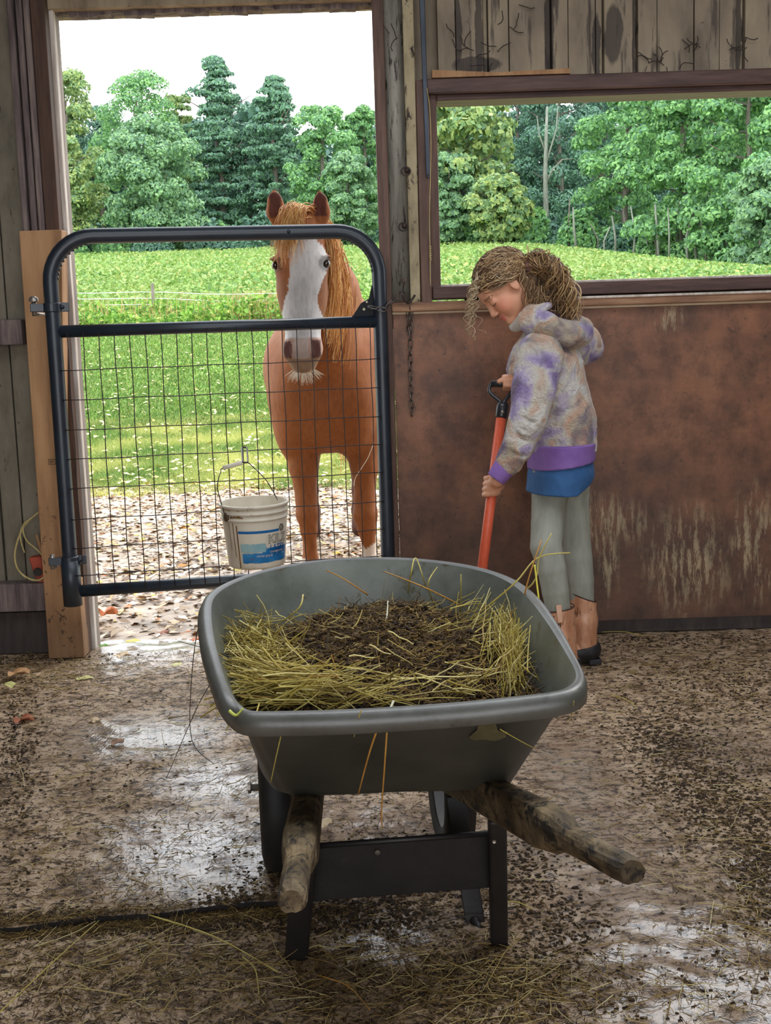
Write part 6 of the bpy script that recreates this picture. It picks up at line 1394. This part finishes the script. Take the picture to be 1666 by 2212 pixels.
# tie-dyed fleece
def fleece_mat():
    m, nt, bs = new_mat('tie_dye_fleece'); v = coords(nt)
    n1 = noise(nt, 7, v, 2, 0.5, .5); n2 = noise(nt, 10, coords(nt, (1, 1, 1.1), (0.4, 0.9, 0.2)), 2, 0.5, .6)
    c = ramp(nt, [(0.32, C8(136, 112, 174)), (0.42, C8(198, 180, 214)), (0.49, C8(228, 220, 204)), (0.56, C8(222, 178, 150)), (0.63, C8(208, 192, 166)), (0.72, C8(130, 108, 140))], n1)
    c = mix(nt, mth(nt, 'MULTIPLY', ramp(nt, [(0.54, (0, 0, 0)), (0.68, (1, 1, 1))], n2), .8), c, C8(112, 94, 112))
    c = mix(nt, ramp(nt, [(0.34, (1, 1, 1)), (0.42, (0, 0, 0))], n2), c, C8(236, 230, 220))
    nt.links.new(c, bs.inputs['Base Color']); bs.inputs['Roughness'].default_value = 0.95; bs.inputs['Specular IOR Level'].default_value = 0.1
    bs.inputs['Sheen Weight'].default_value = 0.35; bs.inputs['Sheen Roughness'].default_value = 0.4
    bump(nt, bs, mth(nt, 'ADD', noise(nt, 130, v, 4, 0.7), mth(nt, 'MULTIPLY', noise(nt, 45, v, 3, 0.6), 1.5)), 1.0, 0.014); return m
m_fl = fleece_mat(); m_rib = M('purple_rib_knit', [C8(120, 84, 156), C8(146, 112, 180)], 6, .85, bmp=.3)
hd_ = SDF((0.24, 3.88, .50), (0.80, 4.66, 1.32), .004)
ht_ = [(1172, 728, 4.25, .065), (1177, 790, 4.25, .122), (1190, 850, 4.25, .120), (1204, 910, 4.25, .124), (1211, 965, 4.25, .122)]
gch(hd_, ht_, .03, 0, ((0, 1, 0), 1.22))
hd_.clip_plane(P(1210, 973, 4.25), (-.03, 0, -1))
gch(hd_, [(1166, 770, 4.12, .080), (1154, 840, 4.06, .070), (1141, 905, 4.03, .060), (1118, 965, 4.03, .050), (1100, 998, 4.04, .043), (1095, 1004, 4.04, .037)], .012)
gch(hd_, [(1210, 750, 4.36, .078), (1262, 738, 4.44, .056), (1270, 750, 4.46, .052), (1200, 792, 4.42, .048), (1128, 820, 4.27, .036)], .018)
hd_.cap(P(1100, 900, 4.07), P(1085, 1000, 4.04), .010, .012, k=.03) if 0 else None
for (a, c, w_) in (((1118, 940, 3.985), (1150, 955, 3.985), .006), ((1095, 975, 3.985), (1130, 985, 3.985), .006), ((1120, 900, 3.975), (1150, 912, 3.975), .004)):
    hd_.cap(GP(a), GP(c), w_, k=.014, sub=True)
# folds hanging at the side seam and belly
for (a, c, w_) in (((1188, 880, 4.085), (1168, 960, 4.085), .006), ((1225, 860, 4.09), (1240, 950, 4.085), .003)):
    hd_.cap(GP(a), GP(c), w_, k=.02, sub=True)
hd_.F = hd_.F; hd_.wobble(.0030, 34, 2); hd_.wobble(.0012, 120, 6)
V, F = hd_.mesh(); hoodie = mesh_np('hoodie', V, F, m_fl, gl, True)
ho = SDF((0.34, 3.98, 1.00), (0.76, 4.52, 1.34), .004)
ring_ = [(1116, 702, 4.22, .020), (1140, 690, 4.14, .030), (1180, 700, 4.11, .036), (1225, 722, 4.13, .040), (1252, 722, 4.22, .040), (1254, 712, 4.30, .040), (1225, 690, 4.37, .036), (1165, 675, 4.37, .034), (1125, 690, 4.29, .024), (1112, 704, 4.24, .018)]
gch(ho, ring_, .02); gch(ho, [(1150, 705, 4.15, .030), (1190, 726, 4.14, .034), (1235, 738, 4.20, .030)], .02)
ho.ell(P(1205, 715, 4.25), (.105, .11, .040), None, .03); ho.ell(P(1190, 680, 4.25), (.070, .075, .045), None, .02, sub=True)
ho.cap(P(1150, 672, 4.13), P(1185, 660, 4.15), .022, .012, k=.02)
ho.wobble(.002, 60, 4); ho.wobble(.001, 150, 6); V, F = ho.mesh(); mesh_np('hood', V, F, m_fl, hoodie, True)
hb2 = SDF((0.40, 4.02, .48), (0.78, 4.50, .86), .004)
hb2.chain([P(1212, 940, 4.25), P(1212, 1030, 4.25)], [.117, .113], .01, sq=((0, 1, 0), 1.50)); hb2.clip_plane(P(1200, 1003, 4.25), (.12, 0, -1)); hb2.clip_plane(P(1210, 955, 4.25), (0, 0, 1)); V, F = hb2.mesh(); mesh_np('hem_band', V, F, m_rib, hoodie, True)
cf = SDF(P(1078, 1024, 4.045)-.07, P(1078, 1024, 4.045)+.07, .003); c0, c1 = P(1091, 1008, 4.042), P(1071, 1035, 4.042); cf.cap(c0, c1, .038, .031, k=.004); dv = c1-c0; cf.clip_plane(c1, dv); cf.clip_plane(c0, -dv); V, F = cf.mesh(); mesh_np('cuff', V, F, m_rib, hoodie, True)
c0, c1 = P(1130, 820, 4.27), P(1114, 827, 4.235); cf = SDF(c1-.07, c1+.07, .003); cf.cap(c0, c1, .034, .029, k=.004); dv = c1-c0; cf.clip_plane(c1, dv); cf.clip_plane(c0, -dv); V, F = cf.mesh(); mesh_np('cuff', V, F, m_rib, hoodie, True)
m_tee = M('blue_jersey', [C8(44, 84, 132), C8(62, 108, 160)], 10, .8, bmp=.2)
te = SDF((0.42, 4.02, .46), (0.78, 4.50, .80), .004)
te.chain([P(1211, 960, 4.25), P(1212, 1020, 4.25), P(1205, 1090, 4.25)], [.103, .1095, .1135], .01, sq=((0, 1, 0), 1.50)); te.wobble(.0025, 26, 5)
te.clip_plane(P(1200, 1060, 4.25), (-.02, 0, -1)); te.clip_plane(P(1238, 1056, 4.25), (.52, 0, -.85)); te.clip_plane(P(1210, 965, 4.25), (0, 0, 1)); V, F = te.mesh(); mesh_np('skirt', V, F, m_tee, gl, True)
m_leg = M('grey_leggings', [C8(140, 142, 130), C8(166, 168, 156)], 8, .85, (3, 3, .8), .15, .002)
lg = SDF((0.44, 4.02, .03), (0.76, 4.46, .74), .004); gch(lg, nleg[:-1]+[(1212, 1370, 4.14, .036)], .003, .0035); gch(lg, fleg[:-1]+[(1260, 1350, 4.33, .034)], .003, .0035)
for yk in (1214, 1222, 1230): lg.cap(P(1165, yk, 4.09), P(1182, yk+2, 4.088), .0015, k=.006, sub=True)
lg.cap(P(1212, 1005, 4.25), P(1212, 1018, 4.25), .088, k=.02); V, F = lg.mesh(); mesh_np('leggings', V, F, m_leg, gl, True)
m_boot = M('pink_tan_leather', [C8(160, 108, 78), C8(196, 140, 106), C8(220, 172, 140)], 7, .34, (3, 3, 1), .4, .004, C8(120, 84, 62), 18, .64, spec=.7); m_foot = M('muddy_black_leather', [C8(26, 25, 28), C8(46, 44, 46)], 12, .5, bmp=.3, stain=C8(70, 60, 48), stain_scale=20)
def boot(cx, Y, sh, topn, topp, botp, botn):
    s = SDF((P(cx, 1300, Y)[0]-.13, Y-.09, -.005), (P(cx, 1300, Y)[0]+.10, Y+.09, .36), .004); gch(s, sh, .015); q = P(*topp, Y); s.clip_plane(q, topn); s.clip_plane(P(*botp, Y), botn)
    a, c = GP(sh[0]), GP(sh[-1]); s.cap(a+np.array([0, 0, .08]), a-np.array([0, 0, .09]), sh[0][3]-.006, k=.002, sub=True); s.wobble(.0015, 30, 2); V, F = s.mesh(); o = mesh_np('boot', V, F, m_boot, gl, True)
    f = SDF((c[0]-.24, Y-.08, -.004), (c[0]+.10, Y+.08, .20), .004); f.cap(c+np.array([.004, 0, .01]), (c[0]+.012, Y, .055), .042, .040, k=.01); f.cap((c[0]+.005, Y, .045), (c[0]-.085, Y-.012, .040), .041, .040, k=.02); f.cap((c[0]-.085, Y-.012, .036), (c[0]-.155, Y-.018, .026), .036, .022, k=.02)
    f.clip_plane((0, 0, .004), (0, 0, -1)); f.clip_plane(P(botp[0], botp[1], Y)+np.array([0, 0, .004]), -np.array(botn)); V, F = f.mesh(); mesh_np('boot_foot', V, F, m_foot, o, True)
    MB().box(c[0]-.17, c[0]-.02, Y-.036, Y+.028, .0, .010).box(c[0]+.005, c[0]+.050, Y-.034, Y+.034, .0, .022).build('sole', m_foot, o, bevel=.004); return o
bo1 = boot(1208, 4.14, [(1205, 1300, 4.14, .056), (1209, 1370, 4.14, .054), (1222, 1432, 4.14, .044)], (-.12, 0, 1), (1205, 1313), (1222, 1428), (.15, 0, -1))
bo2 = boot(1262, 4.33, [(1259, 1270, 4.33, .047), (1262, 1340, 4.33, .046), (1266, 1398, 4.33, .040)], (.42, 0, 1), (1258, 1288), (1266, 1396), (.25, 0, -1))
def rim_ring(o, c, nrm_, R_):
    n_ = np.array(nrm_, float); n_ /= np.linalg.norm(n_); a_1 = np.cross(n_, [0, 1., 0]); a_1 /= np.linalg.norm(a_1); a_2 = np.cross(n_, a_1)
    MB().tube([c+a_1*R_*math.cos(t_)/abs(n_[2])+a_2*R_*math.sin(t_) for t_ in np.linspace(0, 6.283, 28, endpoint=False)], .0022, 6, closed=True).build('piping', m_lash, o, smooth=True)
rim_ring(bo1, P(1205, 1313, 4.14), (-.12, 0, 1), .0555); rim_ring(bo2, P(1259, 1288, 4.33), (.42, 0, 1), .0465)
q = P(1207, 1310, 4.085); MB().beam(q+np.array([0, -.004, .006]), q+np.array([.004, -.008, -.055]), .018, .004, up=(0, 1, 0)).build('pull_tab', m_boot, bo1, bevel=.002)
MB().tube([P(1211, 1345, 4.086), P(1213, 1390, 4.088), P(1216, 1420, 4.092)], .0016, 5).build('seam', m_lash, bo1)

# ------------------------------------------------------------------ shovel in her hands
m_fib = M('orange_fibreglass', [C8(206, 84, 54), C8(224, 104, 72)], 30, .4, (6, 6, .3), .15, .001, spec=.5)
sh0 = empty('shovel', (P(1040, 1300, 4.03)[0], 4.03, 0), 'shovel with orange shaft and black grip held upright in both hands', 'shovel')
SE = SB+sdv*.17; MB().tube([SA+sdv*.02, SA+(SE-SA)*.5, SE], .0170, 18).build('shaft', m_fib, sh0, smooth=True)
m_blk = M('black_grip_plastic', [C8(26, 26, 28), C8(40, 40, 44)], 10, .32, spec=.6)
b = MB().tube([SA-sdv*.012, SA, SA+sdv*.035, SA+sdv*.040], [.019, .0205, .0205, .018], 18); b.build('collar', m_blk, sh0, smooth=True)
MB().lathe(SA+sdv*.018+np.array([0, -.020, 0]), [(.006, 0), (.005, .0025), (.0005, .003)], (0, -1, 0), 12).build('rivet', m_bolt, sh0, smooth=True)
gg1, gg2 = P(1061, 829, 4.20), P(1103, 829, 4.20); b = MB().tube([gg1, gg2], .0115, 14); b.tube(spline([gg1, P(1057, 842, 4.195), P(1063, 853, 4.185), P(1080, 867, 4.17), SA], 5), .0065, 10); b.tube(spline([gg2, P(1106, 842, 4.195), P(1101, 853, 4.185), P(1090, 867, 4.17), SA], 5), .0065, 10); b.build('grip', m_blk, sh0, smooth=True)
bl = SE; nx = 13; V = []; F = []
for i in range(nx):
    for j in range(nx):
        a, t_ = (i/(nx-1)-.5)*2, j/(nx-1); w_ = .11*(1-.0*t_)*(1 if t_ < .75 else math.sqrt(max(0, 1-((t_-.75)/.27)**2))*.9+.1); ln = max(.02, (bl[2]-.012))
        V.append(bl+np.array([a*w_, -.02*(a*a)-.02*math.sin(t_*3)+.01, 0])+sdv*t_*ln/abs(sdv[2]))
for i in range(nx-1):
    for j in range(nx-1): F.append([i*nx+j, (i+1)*nx+j, (i+1)*nx+j+1, i*nx+j+1])
o = mesh_np('blade', V, F, m_steel, sh0, True); o.modifiers.new('t', 'SOLIDIFY').thickness = .002
MB().tube([bl-sdv*.06, bl+sdv*.03], [.020, .018], 14).build('socket', m_steel, sh0, smooth=True)
